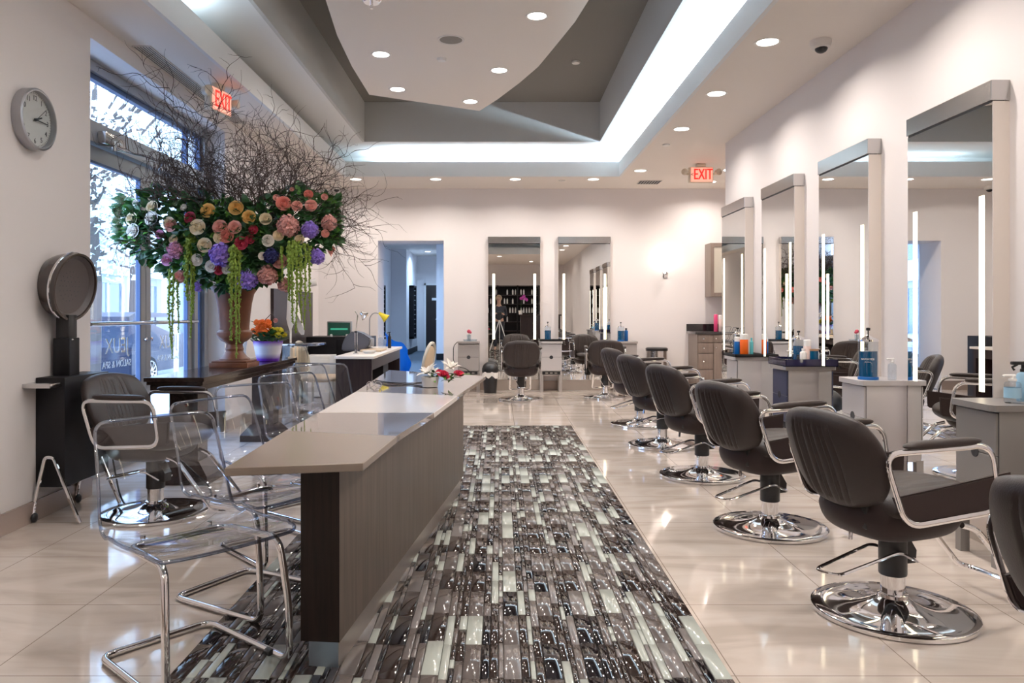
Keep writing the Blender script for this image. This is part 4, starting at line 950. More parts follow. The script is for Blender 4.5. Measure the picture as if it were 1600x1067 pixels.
hd = thing('hood_dryer', 'salon hood dryer with brown dome and black cabinet against the left wall', 'hair dryer', (wx(4.7) + 0.005, 4.68, 0))
obj('cabinet', B(0.0, 0.17, -0.23, 0.27, 0.19, 0.825, bev=0.004), 'black_satin', hd, 30)
bm = bmesh.new(); box(bm, 0.02, 0.12, -0.09, 0.02, 0.82, 1.05, bev=0.004); obj('lower_post', bm, 'black_satin', hd); obj('upper_post', B(0.03, 0.11, -0.08, 0.01, 1.05, 1.19, bev=0.004), 'black_plastic', hd)
obj('post_screw', ball(bmesh.new(), (0.125, -0.07, 1.04), 0.008), 'chrome', hd)
obj('tray_arm', B(-0.0, 0.16, -0.36, -0.24, 0.775, 0.80, bev=0.003), 'steel', hd)
# dome: axis towards +x and the camera
ax = Vector((0.98, -0.08, -0.14)).normalized(); mt = Matrix.Translation((0.10, -0.04, 1.36)) @ ax.to_track_quat('Z', 'Y').to_matrix().to_4x4()
prof = [(0.0, -0.20)] + [(0.20 * math.sin(a), -0.20 * math.cos(a)) for a in [k * PI / 24 for k in range(2, 12)]] + [(0.203, -0.01), (0.205, 0.035)]
prof2 = [(0.192, 0.035), (0.190, -0.01)] + [(0.188 * math.sin(a), -0.185 * math.cos(a)) for a in [k * PI / 24 for k in range(11, 1, -1)]]
obj('hood', L(prof + prof2, 48, mt=mt, cap=False), 'hood', hd)
obj('hood_rim', T([mt @ Vector((0.203 * math.cos(a * PI / 24), 0.203 * math.sin(a * PI / 24), 0.0)) for a in range(48)], 0.008, 8, True), 'chrome', hd)
bm = L([(0.188, 0.026), (0.178, 0.020), (0.165, 0.004), (0.10, -0.008), (0.0, -0.012)], 48, mt=mt, cap=False); 
for rr, n_ in ((0.03, 6), (0.06, 12), (0.09, 18), (0.12, 24), (0.142, 30)):
    for k in range(n_):
        a = 2 * PI * k / n_; zz = -0.0125 + (rr / 0.165) ** 2 * 0.010
        lathe(bm, [(0.0045, 0.002), (0.0, 0.003)], 8, mt=mt @ Matrix.Translation((rr * math.cos(a), rr * math.sin(a), zz)), cap=False, mi=1)
obj('perforated_liner', bm, ['hood_inner', 'ink'], hd, 40)
for y in (-0.26, 0.2):
    lb = tube(bmesh.new(), round_path([(0.015, y - 0.02, 0.045), (0.015, y, 0.12), (0.075, y + 0.0, 0.37), (0.12, y, 0.37), (0.30, y - 0.05, 0.005)], 0.06), 0.011, 10)
    obj('leg_frame', lb, 'chrome', hd)
for y in (-0.28, 0.18): obj('caster', ball(bmesh.new(), (0.025, y, 0.028), 0.028, 0.6, 1, 1), 'black_plastic', hd)
tag(obj('floor_cord', T(round_path([(-2.5, 4.95, 0.30), (-2.42, 4.9, 0.01), (-2.2, 4.62, 0.008), (-1.85, 4.95, 0.008), (-2.0, 5.3, 0.008), (-2.25, 5.35, 0.2), (-2.28, 5.3, 0.34)], 0.12), 0.006, 6), 'black_plastic'), 'black cord curling on the floor around the base of the dryer chair', 'cord')

# ---------------------------------------------------------------- console table, urn
co = thing('console_table', 'long dark wood console table with stepped edge by the window', 'table', (-2.225, 6.45, 0))
bm = bmesh.new(); box(bm, -0.21, 0.205, -1.2, 1.22, 0.728, 0.758, bev=0.003); box(bm, -0.195, 0.19, -1.185, 1.205, 0.705, 0.728); box(bm, -0.18, 0.175, -1.17, 1.19, 0.665, 0.705, bev=0.006); obj('tabletop', bm, 'console_wood', co, 20)
for y in (-0.95, 0.85):
    bm = bmesh.new(); box(bm, -0.10, 0.10, y - 0.09, y + 0.09, 0.10, 0.67); obj('pedestal', bm, 'console_wood', co, 0)
    bm = bmesh.new()
    v0 = [(-0.19, y - 0.16, 0), (0.19, y - 0.16, 0), (0.19, y + 0.16, 0), (-0.19, y + 0.16, 0)]
    lo = [bm.verts.new(v) for v in v0]; md = [bm.verts.new((a, b_, 0.06)) for a, b_, c in v0]; hi = [bm.verts.new((a * 0.58, y + (b_ - y) * 0.62, 0.155)) for a, b_, c in v0]
    bm.faces.new(lo[::-1]); bm.faces.new(hi)
    for q in range(4):
        bm.faces.new((lo[q], lo[(q + 1) % 4], md[(q + 1) % 4], md[q])); bm.faces.new((md[q], md[(q + 1) % 4], hi[(q + 1) % 4], hi[q]))
    obj('foot', bm, 'console_wood', co, 0)
UX, UY, UZ = -2.18, 6.32, 0.758
un = thing('urn', 'tall reddish brown urn vase on the console table holding the flowers', 'vase', (UX, UY, UZ))
obj('plinth', box(B(-0.155, 0.155, -0.155, 0.155, 0, 0.04, bev=0.004), -0.14, 0.14, -0.14, 0.14, 0.04, 0.055, bev=0.003), 'urn', un)
obj('urn_body', L([(0.125, 0.055), (0.12, 0.07), (0.105, 0.08), (0.078, 0.11), (0.068, 0.13), (0.072, 0.14), (0.075, 0.15), (0.068, 0.16), (0.066, 0.185), (0.075, 0.20), (0.105, 0.215), (0.13, 0.24), (0.142, 0.265), (0.140, 0.285), (0.125, 0.30), (0.118, 0.305),
                   (0.117, 0.33), (0.125, 0.42), (0.137, 0.52), (0.155, 0.60), (0.185, 0.645), (0.195, 0.655), (0.195, 0.665), (0.18, 0.665), (0.145, 0.60), (0.0, 0.58)], 48), 'urn', un)
# flower arrangement
fa = thing('flower_arrangement', 'huge silk flower arrangement with roses, hanging amaranth and curly twigs in the urn', 'flowers', (UX, UY, UZ + 0.64))
FZ = UZ + 0.64     # local origin height ~1.40
S = 1 / 190.0      # metres per photographed pixel at the urn's distance, used to size the bouquet
def fpt(px, py, dy): # place a bloom by its place in the bouquet seen from the front; dy is depth towards the camera
    y = UY - dy; k = y / 1200.0
    return Vector(((px - 780.5) * k - UX, -dy, 1.2 - (py - 489) * k - FZ))
def rose_bm(n_layers=4, open_=1.0, seed=0):
    rnd = random.Random(seed); bm = bmesh.new()
    for l_ in range(n_layers):
        q = l_ / (n_layers - 1); n_ = 3 + l_ * 2; R = 0.28 + 0.72 * q; H = 0.95 - 0.30 * q
        for k in range(n_):
            a0 = 2 * PI * (k + 0.5 * (l_ % 2)) / n_ + rnd.uniform(-0.1, 0.1); da = 2 * PI / n_ * 0.75
            g = []
            for i in range(5):
                v = i / 4; row = []
                for j in range(5):
                    u = j / 4 * 2 - 1; a = a0 + u * da * (0.45 + 0.55 * math.sin(v * PI * 0.75))
                    r_ = R * (0.35 + 0.65 * math.sin(v * PI * 0.55)) * (1 + 0.10 * q * open_ * (v ** 3) * 2 - 0.04 * u * u)
                    z = H * v * (1 - 0.12 * u * u * v) - 0.25 * q + (-0.10 * q * v ** 4 * open_)
                    row.append(bm.verts.new((r_ * math.cos(a), r_ * math.sin(a), z - 0.15)))
                g.append(row)
            for i in range(4):
                for j in range(4): bm.faces.new((g[i][j], g[i][j + 1], g[i + 1][j + 1], g[i + 1][j]))
    ball(bm, (0, 0, -0.05), 0.55, 1, 1, 0.7, 10, 6)
    return bm
def pom_bm(n_=110, seed=0, ruf=0.24):
    rnd = random.Random(seed); bm = bmesh.new(); ball(bm, (0, 0, 0), 0.70, 1, 1, 1, 10, 8)
    for k in range(n_):
        z = 1 - 2 * (k + 0.5) / n_; a = k * 2.39996; r_ = math.sqrt(1 - z * z); d = Vector((r_ * math.cos(a), r_ * math.sin(a), z)); t1 = d.orthogonal().normalized(); t2 = d.cross(t1)
        ph = rnd.uniform(0, PI); t1, t2 = t1 * math.cos(ph) + t2 * math.sin(ph), t2 * math.cos(ph) - t1 * math.sin(ph)
        c = d * rnd.uniform(0.82, 1.0); cv = bm.verts.new(c * 0.84)
        ring = [bm.verts.new(c + (t1 * math.cos(b_) + t2 * math.sin(b_)) * ruf * rnd.uniform(0.65, 1.15) + d * rnd.uniform(-0.08, 0.20)) for b_ in [q * PI / 3 for q in range(6)]]
        for q in range(6): bm.faces.new((cv, ring[q], ring[(q + 1) % 6]))
    return bm
fl_mesh = {}
def flower_mesh(kind, col):
    if (kind, col) not in fl_mesh:
        bm = rose_bm(4, 1.0, 3) if kind == 'rose' else rose_bm(3, 0.2, 5) if kind == 'bud' else pom_bm()
        o = obj(kind, bm, ['petal_' + col] + (['petal_yolk'] if False else []), None, 60); me = o.data; bpy.data.objects.remove(o); fl_mesh[kind, col] = me
    return fl_mesh[kind, col]
def bloom(nm, kind, col, pos, size, parent, face=None, label=None):
    o = bpy.data.objects.new(nm, flower_mesh(kind, col)); C.objects.link(o); o.parent = parent; o.location = pos; o.scale = (size,) * 3
    f = Vector(face) if face is not None else Vector((pos[0] * 0.45, -1.0, pos[2] * 0.5 - 0.1)); o.rotation_euler = f.to_track_quat('Z', 'Y').to_euler()
    o['label'] = label or (col + ' ' + nm)
    return o
W = {'cream': 'cream coloured', 'yolk': 'golden yellow', 'blush': 'soft pink', 'coral': 'coral pink', 'white': 'white', 'crimson': 'deep red', 'mauve': 'mauve pink', 'violet': 'lilac purple', 'dusty': 'dusty pink', 'navy': 'dark blue'}
BL = [('rose', 'cream', 238, 324, 10), ('rose', 'white', 237, 341, 11), ('rose', 'cream', 206, 342, 10), ('rose', 'white', 208, 361, 11), ('bud', 'white', 212, 317, 6), ('bud', 'white', 287, 324, 6), ('rose', 'cream', 309, 355, 12), ('rose', 'yolk', 325, 329, 11), ('rose', 'cream', 320, 383, 11),
      ('rose', 'yolk', 369, 325, 11), ('rose', 'yolk', 389, 339, 10), ('rose', 'crimson', 297, 340, 9), ('rose', 'blush', 344, 355, 11), ('rose', 'blush', 367, 355, 10), ('rose', 'coral', 354, 368, 11), ('rose', 'cream', 343, 371, 9), ('rose', 'crimson', 377, 380, 10), ('bud', 'crimson', 396, 359, 8), ('bud', 'crimson', 391, 374, 8), ('rose', 'cream', 415, 342, 9),
      ('rose', 'cream', 435, 368, 8), ('rose', 'white', 419, 376, 9), ('rose', 'coral', 443, 318, 11), ('rose', 'blush', 464, 322, 8), ('bud', 'blush', 432, 309, 6), ('bud', 'coral', 482, 304, 8), ('rose', 'blush', 486, 321, 9), ('bud', 'blush', 456, 296, 4), ('bud', 'dusty', 507, 308, 6), ('bud', 'blush', 508, 365, 7),
      ('pom', 'dusty', 450, 353, 17), ('pom', 'dusty', 514, 348, 12), ('pom', 'violet', 484, 359, 13), ('pom', 'violet', 495, 401, 12), ('pom', 'violet', 346, 398, 18), ('pom', 'violet', 386, 436, 16), ('pom', 'dusty', 418, 430, 15), ('pom', 'mauve', 275, 391, 13), ('bud', 'mauve', 250, 366, 8), ('rose', 'mauve', 261, 406, 9),
      ('rose', 'dusty', 267, 352, 10), ('rose', 'cream', 264, 348, 9), ('rose', 'cream', 271, 374, 7), ('rose', 'blush', 281, 432, 10), ('rose', 'white', 308, 406, 9), ('rose', 'white', 330, 416, 9), ('rose', 'crimson', 342, 421, 8), ('rose', 'white', 354, 421, 7), ('rose', 'dusty', 437, 408, 11), ('pom', 'dusty', 445, 445, 11), ('pom', 'violet', 310, 448, 8), ('pom', 'navy', 424, 400, 12), ('rose', 'cream', 468, 374, 7), ('bud', 'white', 494, 362, 5), ('rose', 'white', 410, 400, 6)]
NAMES = {'rose': 'rose', 'bud': 'rosebud', 'pom': 'hydrangea'}
for kind, col, px, py, s_ in BL:
    e = ((px - 360) / 180) ** 2 + ((py - 370) / 95) ** 2; dy = 0.42 * math.sqrt(max(0.03, 1 - 0.8 * min(1, e)))
    bloom(NAMES[kind], kind, col, fpt(px, py, dy), s_ * (UY - dy) / 1200 * (0.92 if kind != 'pom' else 0.98), fa, label=W[col] + ' silk ' + NAMES[kind])
rf = random.Random(11)
for k in range(26):
    a, ph = rf.uniform(0, PI), rf.uniform(-0.3, 0.7); v = Vector((math.cos(a) * 0.8, abs(math.sin(a)) * 0.38, 0.42 + ph * 0.35)); v.x = max(v.x, -0.42)
    bloom('rose', 'rose', rf.choice(['cream', 'blush', 'white', 'coral']), v, rf.uniform(0.05, 0.065), fa, face=(v.x, v.y, v.z - 0.3), label='rose on the far side of the bouquet')
# leaves
def leaf(bm, p, d, up_, ln, w, mi=0):
    d = d.normalized(); s_ = d.cross(up_); s_ = s_.normalized() if s_.length > 1e-4 else d.orthogonal().normalized(); n_ = s_.cross(d)
    mid = [p, p + d * ln * 0.35 + n_ * ln * 0.06, p + d * ln * 0.7 + n_ * ln * 0.04, p + d * ln - n_ * ln * 0.05]
    L_ = [p + d * ln * 0.30 - s_ * w + n_ * ln * 0.12, p + d * ln * 0.68 - s_ * w * 0.8 + n_ * ln * 0.10]; R_ = [p + d * ln * 0.30 + s_ * w + n_ * ln * 0.12, p + d * ln * 0.68 + s_ * w * 0.8 + n_ * ln * 0.10]
    m4 = [bm.verts.new(q) for q in mid]; l4 = [bm.verts.new(q) for q in L_]; r4 = [bm.verts.new(q) for q in R_]
    for f in ((m4[0], m4[1], l4[0]), (m4[1], m4[2], l4[1], l4[0]), (m4[2], m4[3], l4[1]), (m4[0], r4[0], m4[1]), (m4[1], r4[0], r4[1], m4[2]), (m4[2], r4[1], m4[3])): bm.faces.new(f).material_index = mi
bm = bmesh.new()
def inside_profile(x): return 0.0
for k in range(2500):
    u = rf.uniform(-1, 1); px = 355 + u * 172
    top = 292 + 18 * abs(math.sin(u * 5)) + (24 * (1 - abs(u - 0.05) * 4) if abs(u - 0.05) < 0.25 else 0); bot = 448 - 75 * abs(u) ** 1.5 + 5
    py = rf.uniform(top, bot); e = min(1, u * u + ((py - 370) / 92) ** 2)
    dy = (0.40 * math.sqrt(max(0.02, 1 - 0.85 * e)) - 0.03) * (1 if rf.random() < 0.62 else -rf.uniform(0.2, 1.0))
    p = fpt(px, py, dy)
    if p.x < -0.50 and dy < 0: continue
    out = Vector((p.x * 0.9 + rf.gauss(0, 0.35), -dy * 1.2 + rf.gauss(0, 0.35), (p.z - 0.35) + rf.gauss(0, 0.35)))
    leaf(bm, p, out, Vector((rf.gauss(0, 0.5), -0.6, 1 + rf.gauss(0, 0.4))), rf.uniform(0.06, 0.10), rf.uniform(0.022, 0.036), 1 if rf.random() < 0.10 else 0)
ball(bm, (-0.02, 0.02, 0.35), 0.3, 1.9, 0.75, 0.95, 20, 14)
obj('foliage', bm, ['leaf', 'leaf_bright'], fa, 30)
# inner stalks
bm = bmesh.new()
for k in range(14):
    a = rf.uniform(0, 2 * PI); tube(bm, [(0.06 * math.cos(a), 0.06 * math.sin(a), -0.05), (0.14 * math.cos(a), 0.12 * math.sin(a), 0.12), (0.4 * math.cos(a), 0.22 * math.sin(a), 0.30)], 0.006, 5)
obj('stalks', bm, 'leaf', fa)
# hanging amaranth
def strand(px, py0, py1, dy, wob, r_):
    bm = bmesh.new(); pts = []; n_ = 26; ph = rf.uniform(0, 6)
    for i in range(n_ + 1):
        q = i / n_; p = fpt(px + wob * math.sin(q * 3 + ph) * q * 6 + (1 - q) * rf.uniform(-1, 1), py0 + (py1 - py0) * q, dy + 0.03 * math.sin(q * PI)); pts.append(p)
    tube(bm, pts, r_ * 0.6, 6, rfun=lambda q: 1 - 0.6 * q)
    for i in range(n_):
        for s_ in range(5):
            c = pts[i].lerp(pts[i + 1], rf.random()) + Vector((rf.gauss(0, 1), rf.gauss(0, 1), 0)) * r_ * 0.55 * (1 - 0.6 * i / n_)
            rr = r_ * rf.uniform(0.45, 0.8) * (1 - 0.55 * i / n_); ball(bm, c, rr, 1, 1, 1.1, 5, 4)
    obj('hanging_amaranth', bm, 'amaranth', fa, 60, label='hanging green amaranth tassel')
for px, a, b_, dy, w_, r_ in ((293, 362, 470, 0.36, 0.5, 0.016), (298, 360, 528, 0.35, -0.4, 0.013), (303, 366, 490, 0.33, 0.3, 0.012), (265, 420, 545, 0.30, 0.6, 0.010), (271, 415, 560, 0.29, 0.5, 0.010), (277, 425, 520, 0.28, 0.4, 0.009),
                               (362, 385, 532, 0.46, 0.2, 0.015), (368, 386, 560, 0.46, -0.3, 0.012), (374, 392, 535, 0.45, 0.2, 0.011), (452, 378, 470, 0.40, 0.3, 0.013), (457, 376, 505, 0.40, -0.2, 0.012), (463, 378, 520, 0.39, 0.4, 0.012), (470, 384, 505, 0.38, 0.2, 0.011), (477, 380, 515, 0.36, 0.3, 0.010), (484, 385, 500, 0.34, -0.4, 0.009), (440, 385, 440, 0.4, 0.2, 0.008)):
    strand(px, a, b_, dy, w_, r_ * 1.4)
# curly willow twigs
def twig(seed, p0, d0, ln, r_, stems=1):
    rnd = random.Random(seed); bm = bmesh.new()
    def grow(p, d, ln, r_, depth):
        n_ = max(6, int(ln / 0.035)); pts = [p.copy()]; w1_, w2_ = rnd.uniform(0, 6), rnd.uniform(0, 6); f1, f2 = rnd.uniform(16, 30), rnd.uniform(14, 26); ax1 = d.orthogonal().normalized(); ax2 = d.cross(ax1)
        lean = Vector((rnd.gauss(0, 1), rnd.gauss(0, 0.6), rnd.gauss(0, 0.5))) * 0.05
        for i in range(n_):
            d = (d + (ax1 * math.sin(w1_ + f1 * i * 0.035) + ax2 * math.sin(w2_ + f2 * i * 0.035)) * 0.30 + lean + Vector((rnd.gauss(0, .07), rnd.gauss(0, .07), rnd.gauss(0, .07)))).normalized()
            p = p + d * ln / n_
            p.x = max(p.x, -0.47); p.z = min(p.z, 1.70); p.y = min(p.y, 0.6)
            pts.append(p.copy())
            if depth < 2 and i > n_ * 0.25 and rnd.random() < (0.42 if depth == 0 else 0.25):
                grow(p.copy(), (d + Vector((rnd.gauss(0, .7), rnd.gauss(0, .5), rnd.gauss(0.1, .4)))).normalized(), ln * rnd.uniform(0.25, 0.5), r_ * 0.6, depth + 1)
        tube(bm, pts, r_, 4, rfun=lambda q: 1 - 0.65 * q)
    for q in range(stems): grow(Vector(p0) + Vector((0.03 * q, 0.02 * q, 0)), (Vector(d0).normalized() + Vector((rnd.gauss(0, 0.18), rnd.gauss(0, 0.18), 0)) * q).normalized(), ln, r_, 0)
    obj('willow_twig', bm, 'twig', fa, 60, label='curly brown willow twig')
tw = random.Random(21)
for k in range(34):   # the dense upright bunch
    x = 0.12 + tw.uniform(-0.30, 0.40); twig(100 + k, (x * 0.7, tw.uniform(-0.15, 0.15), 0.50), (x * 0.75 + tw.gauss(0, 0.15), tw.gauss(0, 0.2), 1), tw.uniform(0.55, 0.9), 0.0046, 2)
for k in range(15):   # leaning towards the window
    twig(200 + k, (-0.15, tw.uniform(-0.2, 0.1), 0.50), (-0.7 - tw.random() * 0.5, -0.35 - tw.random() * 0.4, 0.85 + tw.random() * 0.4), tw.uniform(0.6, 1.15), 0.0045, 2)
for k in range(12):   # leaning to the room
    twig(300 + k, (0.35, tw.uniform(-0.2, 0.1), 0.5), (0.8 + tw.random() * 0.5, tw.gauss(0, 0.25), 0.45 + tw.random() * 0.6), tw.uniform(0.6, 1.05), 0.0045, 2)
for k in range(8): twig(400 + k, (0.65, -0.1, 0.45), (1.0, tw.gauss(0, 0.25), tw.uniform(-0.6, 0.5)), tw.uniform(0.35, 0.65), 0.0035, 2)
for k in range(7): twig(500 + k, (-0.4, -0.35, 0.4), (-0.35, -1.0, tw.uniform(-0.7, 0.6)), tw.uniform(0.4, 0.8), 0.0035)
for k in range(5): twig(600 + k, (-0.1, -0.1, 0.75), (-0.4 - 0.1 * k, -0.55, 1.1), 1.15, 0.005)

# potted kalanchoe, orchid, small things on the console
PX, PY = -2.14, 7.10
t_ = thing('flower_pot', 'purple and white striped pot on the console behind the urn', 'pot', (PX, PY, UZ)); obj('pot_body', L([(0.095, 0), (0.10, 0.004), (0.135, 0.18), (0.138, 0.185), (0.128, 0.185), (0.12, 0.15), (0, 0.15)], 40), 'pot_bands', t_)
t_ = thing('potted_flowers', 'orange and yellow flowers growing in the purple and white pot', 'flowers', (PX, PY, UZ + 0.15)); bm = bmesh.new()
for k in range(220):
    a = rf.uniform(0, 2 * PI); r_ = 0.15 * math.sqrt(rf.random()); leaf(bm, Vector((r_ * math.cos(a), r_ * math.sin(a), 0.02 + rf.random() * 0.10)), Vector((math.cos(a), math.sin(a), rf.uniform(0, 1))), Vector((0, 0, 1)), 0.05, 0.02)
obj('leaves', bm, 'leaf', t_)
for k in range(26):
    a = rf.uniform(0, 2 * PI); r_ = rf.uniform(0, 0.10); x = -0.05 + r_ * math.cos(a); z = 0.14 + rf.uniform(-0.03, 0.09) - abs(x + 0.05) * 0.5
    bloom('blossom', 'pom', 'orange', Vector((x, r_ * math.sin(a) - 0.02, z)), rf.uniform(0.022, 0.032), t_, label='orange blossom cluster')
for k in range(14):
    a = rf.uniform(0, 2 * PI); r_ = rf.uniform(0, 0.06)
    bloom('blossom', 'pom', 'yellow', Vector((0.10 + r_ * math.cos(a), r_ * math.sin(a) - 0.02, 0.09 + rf.uniform(-0.03, 0.05))), rf.uniform(0.018, 0.026), t_, label='yellow blossom cluster')
t_ = thing('potted_orchid', 'small dark green plant with a bare flower stem behind the orange flowers', 'plant', (-2.26, 7.35, UZ)); obj('pot', L([(0.05, 0), (0.065, 0.12), (0.0, 0.12)], 24), 'white_gloss', t_)
bm = bmesh.new()
for k in range(14): a = k * 2.4; leaf(bm, Vector((0, 0, 0.12 + k * 0.012)), Vector((math.cos(a), math.sin(a), 0.9)), Vector((0, 0, 1)), 0.17, 0.018)
obj('leaves', bm, 'leaf', t_); obj('flower_stem', T([(0, 0, 0.2), (0.02, 0, 0.38), (0.08, 0, 0.44), (0.13, 0, 0.38)], 0.004, 6), 'twig', t_); bloom('blossom', 'bud', 'blush', Vector((0.12, -0.01, 0.37)), 0.022, t_, label='pink orchid bloom')
tag(obj('glass_vase', L([(0.055, 0), (0.06, 0.004), (0.05, 0.10), (0.06, 0.20), (0.056, 0.20), (0.046, 0.10), (0.05, 0.008)], 28, -2.28, 6.75, UZ, cap=False), 'clear_plastic'), 'clear glass vase between the urn and the purple pot', 'vase')
tag(obj('card_holder', box(B(-2.06, -2.03, 7.55, 7.62, UZ, UZ + 0.10, bev=0.004), -2.075, -2.02, 7.53, 7.63, UZ, UZ + 0.012), 'beige_seat'), 'small beige card holder at the far end of the console', 'card holder')

# ---------------------------------------------------------------- flower bowl and cables on the counter
t_ = thing('flower_bowl', 'white bowl of white lilies and red flowers on the far counter slab', 'flowers', (-0.45, 4.98, 0.72))
obj('bowl', L([(0.03, 0), (0.05, 0.003), (0.056, 0.05), (0.058, 0.068), (0.05, 0.068), (0.045, 0.02), (0, 0.018)], 32), 'white_gloss', t_)
def lily(parent, c, s_, seed):
    rnd = random.Random(seed); bm = bmesh.new(); d = Vector((rnd.uniform(-.3, .3), -0.35, 1)).normalized(); t1 = d.orthogonal().normalized(); t2 = d.cross(t1)
    for k in range(9):
        a = k * 2 * PI / 9; o_ = (t1 * math.cos(a) + t2 * math.sin(a)); leaf(bm, Vector(c), o_ + d * rnd.uniform(0.25, 0.9), d, s_ * rnd.uniform(0.8, 1.1), s_ * 0.16)
    obj('lily', bm, 'petal_white', parent, 40, label='white lily'); 
lily(t_, (-0.01, -0.01, 0.085), 0.085, 1); lily(t_, (0.02, 0.0, 0.08), 0.07, 3); lily(t_, (0.13, 0.03, 0.115), 0.085, 2)
for c, s_ in (((0.085, -0.02, 0.085), 0.033), ((0.105, -0.03, 0.07), 0.022), ((0.185, 0.01, 0.085), 0.03), ((0.06, 0.02, 0.095), 0.024)): bloom('carnation', 'rose', 'pink', Vector(c), s_, t_, face=(0.2, -0.6, 1), label='red pink carnation')
bm = bmesh.new()
for k in range(34):
    a = rf.uniform(0, 2 * PI); leaf(bm, Vector((rf.uniform(-0.03, 0.17), rf.uniform(-0.03, 0.02), rf.uniform(0.04, 0.085))), Vector((math.cos(a), math.sin(a) * 0.6, rf.uniform(-0.2, 0.6))), Vector((0, 0, 1)), 0.06, 0.013, rf.random() < 0.4)
leaf(bm, Vector((0.18, 0, 0.07)), Vector((1, 0, 0.1)), Vector((0, 0, 1)), 0.10, 0.022, 1)
obj('leaves', bm, ['leaf', 'leaf_bright'], t_)
for pts, l_ in (([(-0.88, 5.45, 0.724), (-0.75, 5.25, 0.724), (-0.62, 5.2, 0.724), (-0.50, 5.32, 0.724)], 'black cable lying across the glossy far counter slab'), ([(-0.88, 5.35, 0.724), (-0.72, 5.05, 0.724), (-0.60, 5.12, 0.724), (-0.50, 4.99, 0.724)], 'thin black cable looping towards the white flower bowl')):
    tag(obj('cable', T(round_path(pts, 0.12, 8), 0.0035, 6), 'black_plastic'), l_, 'cable')
tag(obj('eyeglasses', merge(T([(0.022 * math.cos(a * PI / 8), 0.0, 0.03 + 0.018 * math.sin(a * PI / 8)) for a in range(16)], 0.0025, 6, True), merge(T([(0.05 + 0.022 * math.cos(a * PI / 8), 0.0, 0.03 + 0.018 * math.sin(a * PI / 8)) for a in range(16)], 0.0025, 6, True), T([(-0.022, 0, 0.032), (-0.03, 0.06, 0.008), (-0.025, 0.10, 0.004)], 0.002, 6))), 'chrome', loc=(-0.83, 4.93, 0.712)), 'small silver wire eyeglasses at the window edge of the counter', 'glasses')

# ---------------------------------------------------------------- nail desk area at the back left
dk = thing('manicure_desk', 'dark wood manicure desk with white top in front of the corridor doorway', 'desk', (-1.5, 8.05, 0))
obj('desk_top', B(-0.22, 0.19, -0.05, 2.3, 0.72, 0.75, bev=0.003), 'desk_top', dk)
obj('end_panel', B(-0.21, 0.165, -0.03, 0.02, 0, 0.72), 'dark_wood', dk, 0); obj('far_panel', B(-0.21, 0.165, 2.2, 2.25, 0, 0.72), 'dark_wood', dk, 0)
obj('apron', B(0.12, 0.165, 0.02, 2.2, 0.60, 0.72), 'dark_wood', dk, 0); obj('inner_pedestal', B(-0.20, 0.10, 1.2, 1.6, 0, 0.60), 'black_satin', dk, 0); obj('modesty_panel', B(-0.21, -0.19, 0.02, 2.2, 0.1, 0.72), 'dark_wood', dk, 0)
t_ = thing('drawer_unit', 'white drawer unit with slot handles behind the manicure desk', 'cabinet', (-2.18, 9.3, 0)); obj('cabinet_body', B(-0.2, 0.12, 0, 0.4, 0.02, 0.68, bev=0.004), 'white_gloss', t_)
for k in range(3): d = obj('drawer', B(-0.19, 0.11, -0.015, 0, 0.06 + k * 0.2, 0.24 + k * 0.2, bev=0.003), 'white_gloss', t_); obj('handle_slot', B(-0.09, 0.03, -0.02, -0.014, 0.17 + k * 0.2, 0.19 + k * 0.2), 'ink', d)
t_ = thing('black_cabinet', 'black cabinet under the green screen at the back wall', 'cabinet', (-2.25, 10.6, 0)); obj('cabinet_body', B(-0.42, 0.45, 0, 0.6, 0, 0.87, bev=0.004), 'black_satin', t_); obj('cabinet_door', B(-0.0, 0.44, -0.015, 0, 0.05, 0.84, bev=0.003), 'black_satin', t_)
t_ = thing('monitor', 'silver framed screen showing green on the black cabinet', 'monitor', (-2.24, 10.75, 0.87)); obj('casing', B(-0.17, 0.17, -0.02, 0.05, 0.01, 0.215, bev=0.008), 'frame_grey', t_); obj('screen', B(-0.152, 0.152, -0.026, -0.02, 0.02, 0.195), 'screen', t_, 0)
obj('screen_glow', B(-0.12, 0.12, -0.0265, -0.0255, 0.095, 0.118), 'screen_glow', t_, 0); obj('feet', ball(ball(bmesh.new(), (-0.11, -0.03, 0.012), 0.024), (0.11, -0.03, 0.012), 0.024), 'white_gloss', t_)
# grey hood machine on the desk
t_ = thing('nail_dust_machine', 'dark grey hooded machine standing on the manicure desk', 'machine', (-1.72, 9.2, 0.75)); bm = bmesh.new()
prism(bm, [(-0.20, 0.0), (0.06, 0.0), (0.13, 0.06), (0.15, 0.14), (0.05, 0.21), (-0.06, 0.24), (-0.15, 0.18), (-0.19, 0.09)], -0.12, 0.12, mt=Matrix(((1, 0, 0, 0.05), (0, 0, 1, 0), (0, 1, 0, 0), (0, 0, 0, 1)))); bmesh.ops.bevel(bm, geom=bm.edges[:], offset=0.015, segments=2, affect='EDGES')
obj('hood', bm, 'grey_hood', t_); obj('front_panel', B(0.13, 0.205, -0.1, 0.1, 0.05, 0.15, bev=0.01), 'frame_grey', t_)
